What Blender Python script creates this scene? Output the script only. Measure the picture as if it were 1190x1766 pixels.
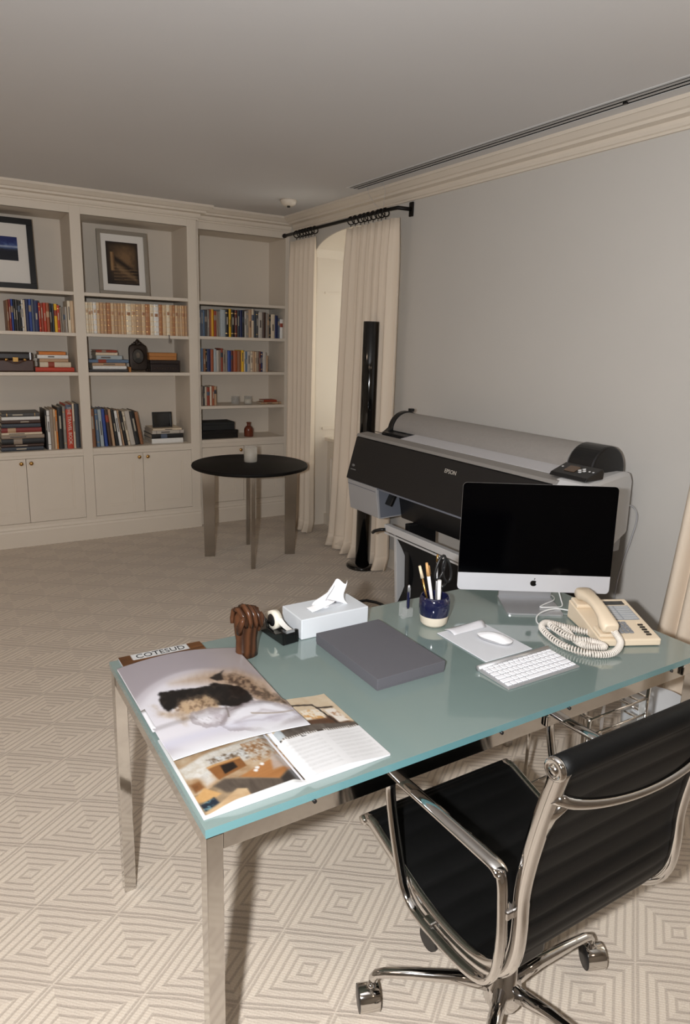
import bpy, math, random
from math import sin, cos, pi, radians, sqrt, floor
from mathutils import Matrix, Vector
random.seed(7)
for o in list(bpy.data.objects):
    bpy.data.objects.remove(o, do_unlink=True)
scene = bpy.context.scene
COL = scene.collection

# ------------------------------------------------------------------ camera
F_PX, YAW, PITCH, ROLL, CAM_H = 1171.4651, .5529, .2308, -.0307, 1.6335
cy_, sy_, cp_, sp_ = cos(YAW), sin(YAW), cos(PITCH), sin(PITCH)
fwd = Vector((sy_*cp_, cy_*cp_, -sp_)); rgt = Vector((cy_, -sy_, 0)); dwn = fwd.cross(rgt)
r2 = cos(ROLL)*rgt + sin(ROLL)*dwn
d2 = -sin(ROLL)*rgt + cos(ROLL)*dwn
cam_d = bpy.data.cameras.new('camera'); cam = bpy.data.objects.new('camera', cam_d); COL.objects.link(cam)
m = Matrix.Identity(4)
for i in range(3):
    m[i][0] = r2[i]; m[i][1] = -d2[i]; m[i][2] = -fwd[i]
m[2][3] = CAM_H
cam.matrix_world = m
cam_d.sensor_fit = 'VERTICAL'; cam_d.sensor_height = 36.0
cam_d.lens = F_PX/1766*36.0
cam_d.shift_x = (595-594)/1766; cam_d.shift_y = (864-883)/1766
cam_d.clip_start = .02
scene.camera = cam

# ------------------------------------------------------------------ world, flash, exposure
w = bpy.data.worlds.new('world'); scene.world = w; w.use_nodes = True
bg = w.node_tree.nodes['Background']; bg.inputs[0].default_value = (1, .93, .82, 1); bg.inputs[1].default_value = 2.4
fl = bpy.data.lights.new('camera_flash', 'SPOT'); flo = bpy.data.objects.new('camera_flash', fl); COL.objects.link(flo)
fl.energy = 250; fl.color = (.975, .985, 1); fl.shadow_soft_size = .028; fl.spot_size = radians(164); fl.spot_blend = .6
flo.location = (-.17, .05, 1.66)
flo.rotation_euler = Vector((.55, 1, .02)).to_track_quat('-Z', 'Y').to_euler()
vs = scene.view_settings
vs.view_transform = 'Standard'; vs.look = 'None'; vs.gamma = 1; vs.use_curve_mapping = False; vs.exposure = 0.0
FILL_STRENGTH = 17.0

# ------------------------------------------------------------------ colour and materials
def lin(c):
    c = c/255.
    return c/12.92 if c <= .04045 else ((c+.055)/1.055)**2.4
def L3(rgb): return tuple(lin(v) for v in rgb)
MATS = {}
def mat(name, rgb, rough=.5, metal=0, spec=.5, noise=0, nscale=40, bump=0, bscale=200, coat=0, trans=0, emit=0, alpha=1, ior=1.5, sheen=0):
    if name in MATS: return MATS[name]
    M = bpy.data.materials.new(name); M.use_nodes = True
    nt = M.node_tree; b = nt.nodes['Principled BSDF']
    c = L3(rgb)
    b.inputs['Base Color'].default_value = (*c, 1); b.inputs['Roughness'].default_value = rough
    b.inputs['Metallic'].default_value = metal; b.inputs['Specular IOR Level'].default_value = spec
    b.inputs['Coat Weight'].default_value = coat; b.inputs['Coat Roughness'].default_value = .03
    b.inputs['Transmission Weight'].default_value = trans; b.inputs['IOR'].default_value = ior
    b.inputs['Alpha'].default_value = alpha
    b.inputs['Sheen Weight'].default_value = sheen
    if emit:
        b.inputs['Emission Color'].default_value = (*c, 1); b.inputs['Emission Strength'].default_value = emit
    tc = nt.nodes.new('ShaderNodeTexCoord')
    if noise:
        n = nt.nodes.new('ShaderNodeTexNoise'); n.inputs['Scale'].default_value = nscale; n.inputs['Detail'].default_value = 5
        nt.links.new(tc.outputs['Object'], n.inputs['Vector'])
        mx = nt.nodes.new('ShaderNodeMixRGB'); mx.blend_type = 'MIX'
        mx.inputs[1].default_value = (*[v*(1-noise) for v in c], 1); mx.inputs[2].default_value = (*[min(1, v*(1+noise)) for v in c], 1)
        nt.links.new(n.outputs['Fac'], mx.inputs[0]); nt.links.new(mx.outputs[0], b.inputs['Base Color'])
    if bump:
        n2 = nt.nodes.new('ShaderNodeTexNoise'); n2.inputs['Scale'].default_value = bscale; n2.inputs['Detail'].default_value = 3
        nt.links.new(tc.outputs['Object'], n2.inputs['Vector'])
        bp = nt.nodes.new('ShaderNodeBump'); bp.inputs['Strength'].default_value = bump; bp.inputs['Distance'].default_value = .002
        nt.links.new(n2.outputs['Fac'], bp.inputs['Height']); nt.links.new(bp.outputs[0], b.inputs['Normal'])
    MATS[name] = M
    return M
def attr_mat(name, rough=.4, spec=.4, coat=0):
    if name in MATS: return MATS[name]
    M = bpy.data.materials.new(name); M.use_nodes = True
    nt = M.node_tree; b = nt.nodes['Principled BSDF']; b.inputs['Roughness'].default_value = rough; b.inputs['Specular IOR Level'].default_value = spec
    b.inputs['Coat Weight'].default_value = coat; b.inputs['Coat Roughness'].default_value = .05
    a = nt.nodes.new('ShaderNodeVertexColor'); a.layer_name = 'Print'
    nt.links.new(a.outputs['Color'], b.inputs['Base Color'])
    MATS[name] = M
    return M

chrome = mat('chrome', (205, 202, 198), .07, 1, noise=.03, nscale=9)
polish = mat('polished_aluminium', (214, 212, 210), .07, 1)
satin = mat('brushed_aluminium', (196, 196, 198), .35, .7)
chin_m = mat('anodised_aluminium', (214, 214, 218), .36, .35)
cream = mat('cream_paint', (222, 211, 196), .5, noise=.02, nscale=6, bump=.03, bscale=300)
wallm = mat('grey_wall_paint', (203, 199, 193), .42, noise=.025, nscale=3, bump=.05, bscale=260)
ceilm = mat('ceiling_paint', (212, 210, 209), .7, noise=.02, nscale=2, bump=.04, bscale=200)
whitep = mat('white_paper', (204, 203, 206), .6, noise=.01)
blackp = mat('black_plastic', (22, 22, 23), .35, bump=.04, bscale=400)
blackg = mat('gloss_black_plastic', (9, 9, 9), .09, coat=.3)
greyp = mat('grey_plastic', (168, 168, 170), .45, bump=.03, bscale=500)
lgreyp = mat('light_grey_plastic', (206, 206, 206), .45, bump=.03, bscale=500)
slatep = mat('slate_plastic', (112, 116, 126), .5, bump=.05, bscale=300)
leatherb = mat('black_leather', (8, 8, 8), .52, spec=.18, bump=.12, bscale=260)
brass = mat('brass', (190, 150, 90), .25, 1)
pagesm = mat('book_pages', (205, 196, 178), .8, noise=.08, nscale=180)

def carpet():
    M = bpy.data.materials.new('carpet'); M.use_nodes = True; nt = M.node_tree; N = nt.nodes; Lk = nt.links
    b = N['Principled BSDF']; b.inputs['Roughness'].default_value = .95; b.inputs['Specular IOR Level'].default_value = .1
    b.inputs['Sheen Weight'].default_value = .15
    g = N.new('ShaderNodeNewGeometry'); sp = N.new('ShaderNodeSeparateXYZ'); Lk.new(g.outputs['Position'], sp.inputs[0])
    def ma(op, a, bb=None, c=None):
        n = N.new('ShaderNodeMath'); n.operation = op
        for i, v in enumerate((a, bb, c)):
            if v is None: continue
            if isinstance(v, (int, float)): n.inputs[i].default_value = v
            else: Lk.new(v, n.inputs[i])
        return n.outputs[0]
    wob = N.new('ShaderNodeTexNoise'); wob.inputs['Scale'].default_value = 3.5; Lk.new(g.outputs['Position'], wob.inputs['Vector'])
    wv = ma('MULTIPLY', ma('SUBTRACT', wob.outputs['Fac'], .5), .018)
    px = ma('DIVIDE', ma('ADD', ma('SUBTRACT', sp.outputs['X'], .333), wv), .394)
    py = ma('DIVIDE', ma('ADD', ma('SUBTRACT', sp.outputs['Y'], 1.577), wv), .286)
    a = ma('ADD', px, py); c = ma('SUBTRACT', px, py)
    fa = ma('ABSOLUTE', ma('SUBTRACT', a, ma('ROUND', a))); fc = ma('ABSOLUTE', ma('SUBTRACT', c, ma('ROUND', c)))
    ring = ma('MAXIMUM', fa, fc)
    s = ma('SINE', ma('MULTIPLY', ring, 2*pi*10.0))
    s01 = ma('MULTIPLY_ADD', s, .5, .5)
    # direction of the rib changes the yarn colour a little, as cut and loop pile do
    side = ma('GREATER_THAN', fa, fc)
    tex = N.new('ShaderNodeTexNoise'); tex.inputs['Scale'].default_value = 260; tex.inputs['Detail'].default_value = 3
    Lk.new(g.outputs['Position'], tex.inputs['Vector'])
    wvx = N.new('ShaderNodeTexWave'); wvx.wave_type = 'BANDS'; wvx.bands_direction = 'DIAGONAL'; wvx.inputs['Scale'].default_value = 62; wvx.inputs['Distortion'].default_value = 1.2
    Lk.new(g.outputs['Position'], wvx.inputs['Vector'])
    m1 = N.new('ShaderNodeMixRGB'); m1.inputs[1].default_value = (*L3((186, 173, 159)), 1); m1.inputs[2].default_value = (*L3((211, 198, 182)), 1)
    sm = N.new('ShaderNodeMapRange'); sm.inputs[1].default_value = .0; sm.inputs[2].default_value = .45; sm.interpolation_type = 'SMOOTHSTEP'; Lk.new(s01, sm.inputs[0])
    Lk.new(sm.outputs[0], m1.inputs[0])
    m2 = N.new('ShaderNodeMixRGB'); m2.blend_type = 'MULTIPLY'; m2.inputs[2].default_value = (.93, .925, .93, 1)
    Lk.new(side, m2.inputs[0]); Lk.new(m1.outputs[0], m2.inputs[1])
    m3 = N.new('ShaderNodeMixRGB'); m3.blend_type = 'OVERLAY'; m3.inputs[0].default_value = .28
    Lk.new(m2.outputs[0], m3.inputs[1]); Lk.new(tex.outputs['Fac'], m3.inputs[2])
    Lk.new(m3.outputs[0], b.inputs['Base Color'])
    h = ma('ADD', ma('MULTIPLY', sm.outputs[0], 1.0), ma('ADD', ma('MULTIPLY', tex.outputs['Fac'], .35), ma('MULTIPLY', wvx.outputs['Fac'], .25)))
    bp = N.new('ShaderNodeBump'); bp.inputs['Strength'].default_value = .4; bp.inputs['Distance'].default_value = .003
    Lk.new(h, bp.inputs['Height']); Lk.new(bp.outputs[0], b.inputs['Normal'])
    return M
carpet_m = carpet()

def stripes_mat(name, c1, c2, scale=60, rough=.85, axis='Y', bump=.3):
    if name in MATS: return MATS[name]
    M = bpy.data.materials.new(name); M.use_nodes = True; nt = M.node_tree; b = nt.nodes['Principled BSDF']
    b.inputs['Roughness'].default_value = rough; b.inputs['Specular IOR Level'].default_value = .2
    tc = nt.nodes.new('ShaderNodeTexCoord'); wv = nt.nodes.new('ShaderNodeTexWave'); wv.bands_direction = axis
    wv.inputs['Scale'].default_value = scale; wv.inputs['Distortion'].default_value = 2.5; wv.inputs['Detail'].default_value = 3
    nt.links.new(tc.outputs['Object'], wv.inputs['Vector'])
    mx = nt.nodes.new('ShaderNodeMixRGB'); mx.inputs[1].default_value = (*L3(c1), 1); mx.inputs[2].default_value = (*L3(c2), 1)
    nt.links.new(wv.outputs['Fac'], mx.inputs[0]); nt.links.new(mx.outputs[0], b.inputs['Base Color'])
    bp = nt.nodes.new('ShaderNodeBump'); bp.inputs['Strength'].default_value = bump; bp.inputs['Distance'].default_value = .001
    nt.links.new(wv.outputs['Fac'], bp.inputs['Height']); nt.links.new(bp.outputs[0], b.inputs['Normal'])
    MATS[name] = M
    return M

# ------------------------------------------------------------------ mesh builder
class MB:
    def __init__(s): s.v = []; s.f = []; s.sm = []; s.mi = []
    def add(s, vs_, fs, smooth=False, mi=0):
        o = len(s.v); s.v += [tuple(p) for p in vs_]
        for f in fs: s.f.append(tuple(o+i for i in f)); s.sm.append(smooth); s.mi.append(mi)
        return s
    def box(s, x0, x1, y0, y1, z0, z1, mi=0):
        return s.add([(x0,y0,z0),(x1,y0,z0),(x1,y1,z0),(x0,y1,z0),(x0,y0,z1),(x1,y0,z1),(x1,y1,z1),(x0,y1,z1)],
            [(0,3,2,1),(4,5,6,7),(0,1,5,4),(1,2,6,5),(2,3,7,6),(3,0,4,7)], mi=mi)
    def rbox(s, x0, x1, y0, y1, z0, z1, r, mi=0, seg=2):
        # box with rounded edges in all directions (chamfered rings)
        n = []
        def ringpts(ins, z):
            rr = max(r-ins, 1e-5); pts = []
            for cx, cy, a0 in ((x1-r, y1-r, 0), (x0+r, y1-r, 90), (x0+r, y0+r, 180), (x1-r, y0+r, 270)):
                for k in range(seg+1):
                    a = radians(a0+90*k/seg); pts.append((cx+rr*cos(a), cy+rr*sin(a), z))
            return pts
        rings = []
        for k in range(seg+1):
            a = radians(90*k/seg); rings.append(ringpts(r*(1-sin(a)), z0+r*(1-cos(a))))
        for k in range(seg+1):
            a = radians(90*(1-k/seg)); rings.append(ringpts(r*(1-sin(a)), z1-r*(1-cos(a))))
        return s.loft(rings, True, True, smooth=False, mi=mi)
    def loft(s, rings, cap0=False, cap1=False, smooth=True, closed=True, mi=0):
        n = len(rings[0]); vs_ = [p for r in rings for p in r]; fs = []
        for i in range(len(rings)-1):
            for j in range(n if closed else n-1):
                k = (j+1) % n
                fs.append((i*n+j, i*n+k, (i+1)*n+k, (i+1)*n+j))
        s.add(vs_, fs, smooth, mi)
        o = len(s.v)-len(vs_)
        if cap0: s.f.append(tuple(o+i for i in reversed(range(n)))); s.sm.append(False); s.mi.append(mi)
        if cap1: s.f.append(tuple(o+(len(rings)-1)*n+i for i in range(n))); s.sm.append(False); s.mi.append(mi)
        return s
    def prism(s, poly, axis, a0, a1, mi=0, smooth=False):
        # poly 2D in the remaining axes order; axis 'x': (y,z), 'y': (x,z), 'z': (x,y)
        def P(p, a):
            return {'x': (a, p[0], p[1]), 'y': (p[0], a, p[1]), 'z': (p[0], p[1], a)}[axis]
        return s.loft([[P(p, a0) for p in poly], [P(p, a1) for p in poly]], True, True, smooth, mi=mi)
    def lathe(s, prof, c=(0,0,0), n=24, axis='z', smooth=True, cap=True, mi=0):
        rings = []
        for r, h in prof:
            ring = []
            for k in range(n):
                a = 2*pi*k/n; x, y = r*cos(a), r*sin(a)
                p = {'z': (x, y, h), 'x': (h, x, y), 'y': (y, h, x)}[axis]
                ring.append((c[0]+p[0], c[1]+p[1], c[2]+p[2]))
            rings.append(ring)
        return s.loft(rings, cap, cap, smooth, mi=mi)
    def cyl(s, p0, p1, r, n=12, r1=None, smooth=True, mi=0):
        return s.tube([p0, p1], [r, r if r1 is None else r1], n, mi=mi, smooth=smooth)
    def tube(s, path, r, n=8, closed=False, mi=0, smooth=True, flat=None, up=None):
        # flat=(rw,rh): elliptical / rectangular section with frame from 'up'
        P = [Vector(p) for p in path]; m_ = len(P); rings = []
        prevn = None
        for i in range(m_):
            if closed: t = (P[(i+1) % m_]-P[i-1]).normalized()
            else: t = (P[min(i+1, m_-1)]-P[max(i-1, 0)]).normalized()
            if up is not None: nrm = Vector(up)
            elif prevn is None:
                nrm = Vector((0,0,1)) if abs(t.z) < .9 else Vector((1,0,0))
            else: nrm = prevn
            nrm = (nrm - t*nrm.dot(t)).normalized(); prevn = nrm; bn = t.cross(nrm)
            rr = r[i] if isinstance(r, (list, tuple)) else r
            ring = []
            for k in range(n):
                a = 2*pi*k/n
                if flat:
                    ca, sa = cos(a), sin(a); q = 3.2
                    e = (abs(ca)**q+abs(sa)**q)**(-1/q)
                    ring.append(P[i]+nrm*(flat[1]*ca*e)+bn*(flat[0]*sa*e))
                else: ring.append(P[i]+nrm*(rr*cos(a))+bn*(rr*sin(a)))
            rings.append(ring)
        if closed: rings.append(rings[0]); return s.loft(rings, smooth=smooth, mi=mi)
        return s.loft(rings, True, True, smooth, mi=mi)
    def sphere(s, c, r, n=16, m_=10, sc=(1,1,1), mi=0):
        rings = []
        for i in range(m_+1):
            a = -pi/2+pi*i/m_; rr = max(cos(a), 1e-3)*r
            rings.append([(c[0]+sc[0]*rr*cos(2*pi*k/n), c[1]+sc[1]*rr*sin(2*pi*k/n), c[2]+sc[2]*r*sin(a)) for k in range(n)])
        return s.loft(rings, True, True, True, mi=mi)
    def grid(s, fn, nu, nv, smooth=True, mi=0):
        vs_ = [fn(i/nu, j/nv) for j in range(nv+1) for i in range(nu+1)]
        fs = [(j*(nu+1)+i, j*(nu+1)+i+1, (j+1)*(nu+1)+i+1, (j+1)*(nu+1)+i) for j in range(nv) for i in range(nu)]
        return s.add(vs_, fs, smooth, mi)
    def xf(s, M):
        s.v = [tuple(M @ Vector(p)) for p in s.v]; return s
    def mesh(s, name, mats, off=(0,0,0), bevel=0):
        me = bpy.data.meshes.new(name)
        me.from_pydata([(x-off[0], y-off[1], z-off[2]) for x, y, z in s.v], [], s.f)
        for mm in (mats if isinstance(mats, (list, tuple)) else [mats]): me.materials.append(mm)
        for p, q, k in zip(me.polygons, s.sm, s.mi): p.use_smooth = q; p.material_index = k
        me.update()
        return me

def base_name(n): return n
def tag(o, label=None, cat=None, group=None, kind=None):
    if label: o['label'] = label
    if cat: o['category'] = cat
    if group: o['group'] = group
    if kind: o['kind'] = kind
    return o
def root(name, label, cat, loc=(0,0,0), rz=0, group=None):
    o = bpy.data.objects.new(name, None); COL.objects.link(o); o.location = loc; o.rotation_euler = (0,0,rz)
    o.empty_display_size = .05
    return tag(o, label, cat, group)
def wloc(o):
    p = Vector((0,0,0)); q = o
    while q: p += q.location; q = q.parent
    return p
def part(name, mb, mats, parent, world=False, label=None, bevel=0, subsurf=0, solid=0, kind=None):
    off = wloc(parent) if world else (0,0,0)
    o = bpy.data.objects.new(name, mb.mesh(name, mats, off)); COL.objects.link(o); o.parent = parent
    mods(o, bevel, subsurf, solid)
    if label: o['label'] = label
    if kind: o['kind'] = kind
    return o
def mods(o, bevel=0, subsurf=0, solid=0):
    if solid:
        md = o.modifiers.new('solid', 'SOLIDIFY'); md.thickness = solid; md.offset = 0
    if subsurf:
        md = o.modifiers.new('sub', 'SUBSURF'); md.levels = subsurf; md.render_levels = subsurf
    if bevel:
        md = o.modifiers.new('bev', 'BEVEL'); md.width = bevel; md.segments = 2; md.limit_method = 'ANGLE'; md.angle_limit = radians(40)
def single(name, mb, mats, label=None, cat=None, group=None, kind=None, loc=(0,0,0), world=True, rot=None, **kw):
    o = bpy.data.objects.new(name, mb.mesh(name, mats, loc if world else (0,0,0))); COL.objects.link(o); o.location = loc
    if rot: o.rotation_euler = rot
    mods(o, **kw)
    return tag(o, label, cat, group, kind)
def struct(name, mb, mats, parent=None, **kw):
    o = single(name, mb, mats, **kw)
    if parent: o.parent = parent
    else: o['kind'] = 'structure'
    return o
def text_mb(txt, size, extrude=.0003, align='CENTER'):
    cu = bpy.data.curves.new('t', 'FONT'); cu.body = txt; cu.size = size; cu.align_x = align; cu.align_y = 'CENTER'; cu.extrude = extrude; cu.resolution_u = 3
    o = bpy.data.objects.new('t', cu); COL.objects.link(o)
    bpy.context.view_layer.update()
    me = bpy.data.meshes.new_from_object(o.evaluated_get(bpy.context.evaluated_depsgraph_get()))
    mb = MB(); mb.add([tuple(v.co) for v in me.vertices], [tuple(p.vertices) for p in me.polygons])
    bpy.data.objects.remove(o); bpy.data.meshes.remove(me); bpy.data.curves.remove(cu)
    return mb
def frame(origin, ux, uy):
    ux = Vector(ux).normalized(); uy = Vector(uy); uy = (uy-ux*uy.dot(ux)).normalized(); uz = ux.cross(uy)
    M = Matrix.Identity(4)
    for i in range(3): M[i][0] = ux[i]; M[i][1] = uy[i]; M[i][2] = uz[i]; M[i][3] = origin[i]
    return M
def printed(name, fn, colfn, nu, nv, parent, M=None, world=False, thick=0, rough=.35, coat=0, mname=None):
    """flat print: a fine grid whose points carry the printed colour"""
    mb = MB().grid(fn, nu, nv)
    if M: mb.xf(M)
    me = mb.mesh(name, attr_mat(mname or ('print_%g_%g' % (rough, coat)), rough, .4, coat), wloc(parent) if world else (0,0,0))
    ca = me.color_attributes.new('Print', 'FLOAT_COLOR', 'POINT'); k = 0
    for j in range(nv+1):
        for i in range(nu+1):
            c = [q*.82 for q in colfn(i/nu, j/nv)]; ca.data[k].color = (lin(max(0, min(255, c[0]))), lin(max(0, min(255, c[1]))), lin(max(0, min(255, c[2]))), 1); k += 1
    o = bpy.data.objects.new(name, me); COL.objects.link(o); o.parent = parent
    if thick:
        md = o.modifiers.new('solid', 'SOLIDIFY'); md.thickness = thick; md.offset = -1
    return o
def bez(pts, n=40):
    out = []
    P = [Vector(p) for p in pts]; P = [P[0]*2-P[1]]+P+[P[-1]*2-P[-2]]
    m_ = len(P)-3
    for i in range(n+1):
        s_ = i/n*m_; k = min(int(s_), m_-1); f = s_-k; a, b, c, d = P[k:k+4]
        out.append(.5*((2*b)+(c-a)*f+(2*a-5*b+4*c-d)*f*f+(3*b-a-3*c+d)*f**3))
    return out
def hsh(*a):
    x = sum(v*k for v, k in zip(a, (12.9898, 78.233, 37.719)))
    return (sin(x)*43758.5453) % 1
def vnoise(x, y):
    i, j = floor(x), floor(y); fx, fy = x-i, y-j; fx = fx*fx*(3-2*fx); fy = fy*fy*(3-2*fy)
    return (hsh(i, j)*(1-fx)+hsh(i+1, j)*fx)*(1-fy)+(hsh(i, j+1)*(1-fx)+hsh(i+1, j+1)*fx)*fy
def fbm(x, y): return .5*vnoise(x, y)+.3*vnoise(x*2.1+5, y*2.1)+.2*vnoise(x*4.3, y*4.3+9)
def mixc(a, b, t): t = max(0, min(1, t)); return tuple(p*(1-t)+q*t for p, q in zip(a, b))
def sstep(a, b, x):
    t = max(0, min(1, (x-a)/(b-a))); return t*t*(3-2*t)
ORD = ['first','second','third','fourth','fifth','sixth','seventh','eighth','ninth','tenth','eleventh','twelfth','thirteenth','fourteenth','fifteenth','sixteenth','seventeenth','eighteenth','nineteenth','twentieth','twenty-first','twenty-second','twenty-third','twenty-fourth','twenty-fifth','twenty-sixth','twenty-seventh','twenty-eighth','twenty-ninth','thirtieth','thirty-first','thirty-second','thirty-third','thirty-fourth']

# ================================================================== ROOM
XW, ZC, XL, YN, YF = 2.85, 2.652, -3.0, -2.4, 6.06
struct('floor', MB().box(XL, 3.5, YN, 6.2, -.05, 0), carpet_m, label='beige carpet with a woven pattern of concentric diamonds', cat='floor')
struct('ceiling', MB().box(XL, 3.5, YN, 6.2, ZC, ZC+.05), ceilm, label='plain pale grey painted ceiling', cat='ceiling')
struct('wall_left', MB().box(XL-.1, XL, YN, 6.2, 0, ZC), wallm, label='plain wall on the left outside the picture', cat='wall')
struct('wall_front', MB().box(XL, 3.5, YN-.1, YN, 0, ZC), wallm, label='plain wall behind the photographer', cat='wall')
struct('wall_back', MB().box(XL, 3.5, YF, YF+.1, 0, ZC), cream, label='wall behind the built-in bookcase', cat='wall')
# right wall with two arched window recesses
WINS = [(4.06, 5.22), (.33, 1.50)]
SPR, CRN = 2.30, 2.475
def arch_z(y, y0, y1):
    t = (y-(y0+y1)/2)/((y1-y0)/2); return SPR+(CRN-SPR)*sqrt(max(0, 1-t*t)) if abs(t) <= 1 else SPR
mb = MB()
def wall_seg(y0, y1, z0, z1): mb.box(XW, XW+.1, y0, y1, z0, z1)
edges = [YN, WINS[1][0], WINS[1][1], WINS[0][0], WINS[0][1], YF]
wall_seg(edges[0], edges[1], 0, ZC); wall_seg(edges[2], edges[3], 0, ZC); wall_seg(edges[4], edges[5], 0, ZC)
for y0, y1 in WINS:
    n = 24
    for i in range(n):
        a, b = y0+(y1-y0)*i/n, y0+(y1-y0)*(i+1)/n
        za, zb = arch_z(a, y0, y1), arch_z(b, y0, y1)
        mb.add([(XW,a,za),(XW,b,zb),(XW,b,ZC),(XW,a,ZC),(XW+.1,a,za),(XW+.1,b,zb),(XW+.1,b,ZC),(XW+.1,a,ZC)],
               [(0,3,2,1),(4,5,6,7),(0,1,5,4)])
struct('wall_right', mb, wallm, label='pale grey painted wall behind the printer', cat='wall')
# window recesses: cream reveals, panelled apron under a sill, sash window outside
glassm = mat('window_glass', (235, 240, 242), .02, trans=1, ior=1.1)
for k, (y0, y1) in enumerate(WINS):
    D0, D1, D2 = XW+.1, 3.02, 3.40; SILL = .80
    mb = MB()
    mb.box(XW+.003, D2, y1-.006, y1+.04, 0, CRN+.06); mb.box(XW+.003, D2, y0-.04, y0+.006, 0, CRN+.06)          # jambs
    n = 24
    for i in range(n):                                                                                    # arched soffit
        a, b = y0+(y1-y0)*i/n, y0+(y1-y0)*(i+1)/n; za, zb = arch_z(a, y0, y1)-.005, arch_z(b, y0, y1)-.005
        mb.add([(XW+.002,a,za),(XW+.002,b,zb),(D2,b,zb),(D2,a,za),(XW+.002,a,za+.05),(XW+.002,b,zb+.05),(D2,b,zb+.05),(D2,a,za+.05)], [(0,3,2,1),(4,5,6,7),(0,4,7,3),(1,2,6,5),(0,1,5,4),(3,7,6,2)])
    win = struct('window_%d' % (k+1), mb, cream, label='arched cream window recess between the curtains beside the bookcase' if k == 0 else 'arched cream window recess outside the picture on the right', cat='window', loc=(XW, (y0+y1)/2, 0))
    part('apron', MB().box(D1, D1+.03, y0, y1, 0, SILL-.03), cream, win, world=True)
    fr = MB()
    for (a, b, c, d) in ((y0+.06, y1-.06, .62, .65), (y0+.06, y1-.06, .20, .23), (y0+.06, y0+.09, .23, .62), (y1-.09, y1-.06, .23, .62)):
        fr.box(D1-.014, D1, a, b, c, d)
    part('apron_moulding', fr, cream, win, world=True)
    part('skirting', MB().box(D1-.02, D1, y0, y1, 0, .10), cream, win, world=True)
    part('sill', MB().prism([(D1-.03, SILL-.03), (D1-.03, SILL), (D2, SILL), (D2, SILL-.03)], 'y', y0, y1), cream, win, world=True, bevel=.006)
    jm = MB(); jm.box(D1-.06, D2-.03, y1-.018, y1-.006, SILL+.07, SILL+.09); jm.box(D1-.06, D2-.03, y1-.014, y1-.006, 2.02, 2.035)
    part('jamb_moulding', jm, cream, win, world=True)
    sash = MB()
    for (a, b, c, d) in ((y0, y0+.05, SILL, CRN), (y1-.05, y1, SILL, CRN), (y0, y1, SILL, SILL+.06), (y0, y1, 1.60, 1.66), (y0, y1, 2.28, CRN), ((y0+y1)/2-.015, (y0+y1)/2+.015, SILL, CRN)):
        sash.box(D2-.03, D2+.01, a, b, c, d)
    part('sash_frame', sash, cream, win, world=True)
    for a, b in ((y0+.05, (y0+y1)/2-.015), ((y0+y1)/2+.015, y1-.05)):
        for c, d in ((SILL+.06, 1.60), (1.66, 2.28)):
            part('pane', MB().box(D2-.012, D2-.008, a, b, c, d), glassm, win, world=True)
    part('recess_floor', MB().box(XW, D1, y0, y1, .0, .002), carpet_m, win, world=True)
# baseboard on the right wall
bb = MB()
BBP = [(0, 0), (0, .13), (.004, .14), (.016, .14), (.018, .0)]
for a, b in ((YN, WINS[1][0]), (WINS[1][1], WINS[0][0]), (WINS[0][1], 5.64)):
    bb.prism([(XW-x, z) for x, z in BBP], 'y', a, b)
struct('baseboard_right', bb, cream, label='cream skirting board along the grey wall', cat='baseboard')
# cornices
PROF = [(0, 2.545), (.014, 2.545), (.014, 2.556), (.022, 2.560), (.028, 2.572), (.030, 2.588), (.064, 2.594), (.067, 2.608), (.080, 2.613), (.098, 2.630), (.104, 2.635), (.111, 2.635), (.111, 2.652), (0, 2.652)]
struct('trim_1', MB().prism([(XW-x, z) for x, z in PROF], 'y', YN, 5.56), cream, label='stepped cream cornice along the top of the grey wall', cat='cornice')
YB, YBR = 5.609, 5.665
mb = MB()
def xcorn(x0, x1, yf, mitre=0):
    # cornice running in x along a face at y=yf; right end mitred by the projection when mitre
    r0 = [(x0, yf-p+.0, z) for p, z in PROF]; r1 = [(x1+(p if mitre else 0), yf-p, z) for p, z in PROF]
    r0[-1] = (x0, yf, 2.652); mb.loft([r0, r1], True, True, False)
xcorn(-.10, 1.9807, YB, True); 
r0 = [(1.9807+p, YB-p, z) for p, z in PROF]; r1 = [(1.9807+p, YBR, z) for p, z in PROF]; mb.loft([r0, r1], True, True, False)
xcorn(1.9807, XW, YBR)
struct('trim_2', mb, cream, label='stepped cream cornice crowning the built-in bookcase', cat='cornice')

# ------------------------------------------------------------------ ceiling fittings
t = root('ceiling_vent', 'long white slot air diffuser with dark slots set in the ceiling', 'vent', (2.63, 2.6, ZC))
y0, y1 = .2, 4.26
fr = MB()
fr.box(2.574, 2.588, y0, y1, ZC-.003, ZC); fr.box(2.664, 2.680, y0, y1, ZC-.003, ZC); fr.box(2.574, 2.680, y1, y1+.010, ZC-.003, ZC)
part('frame', fr, lgreyp, t, world=True)
for a in (2.6085, 2.6405): part('slat', MB().box(a-.0095, a+.0095, y0, y1, ZC-.0020, ZC-.0011), mat('slat_grey', (176, 174, 172), .5), t, world=True)
part('slot', MB().box(2.588, 2.664, y0, y1, ZC-.0010, ZC-.0002), mat('slot_shade', (8, 8, 8), 1, spec=0), t, world=True)  # flush near-black sheet stands in for the shade inside the slots
part('slot_latch', MB().box(2.625, 2.637, 2.10, 2.118, ZC-.012, ZC-.003), blackp, t, world=True)
t = root('smoke_detector', 'small cream dome detector on the ceiling above the bookcase corner', 'detector', (2.46, 4.914, ZC))
part('housing', MB().lathe([(.062, 0), (.062, -.012), (.052, -.03), (.036, -.04), (.001, -.041)], n=28), cream, t)
part('sensor_eye', MB().lathe([(.012, -.041), (.012, -.052), (.001, -.053)], n=14), mat('sensor_dark', (40, 36, 32), .4), t)
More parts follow.
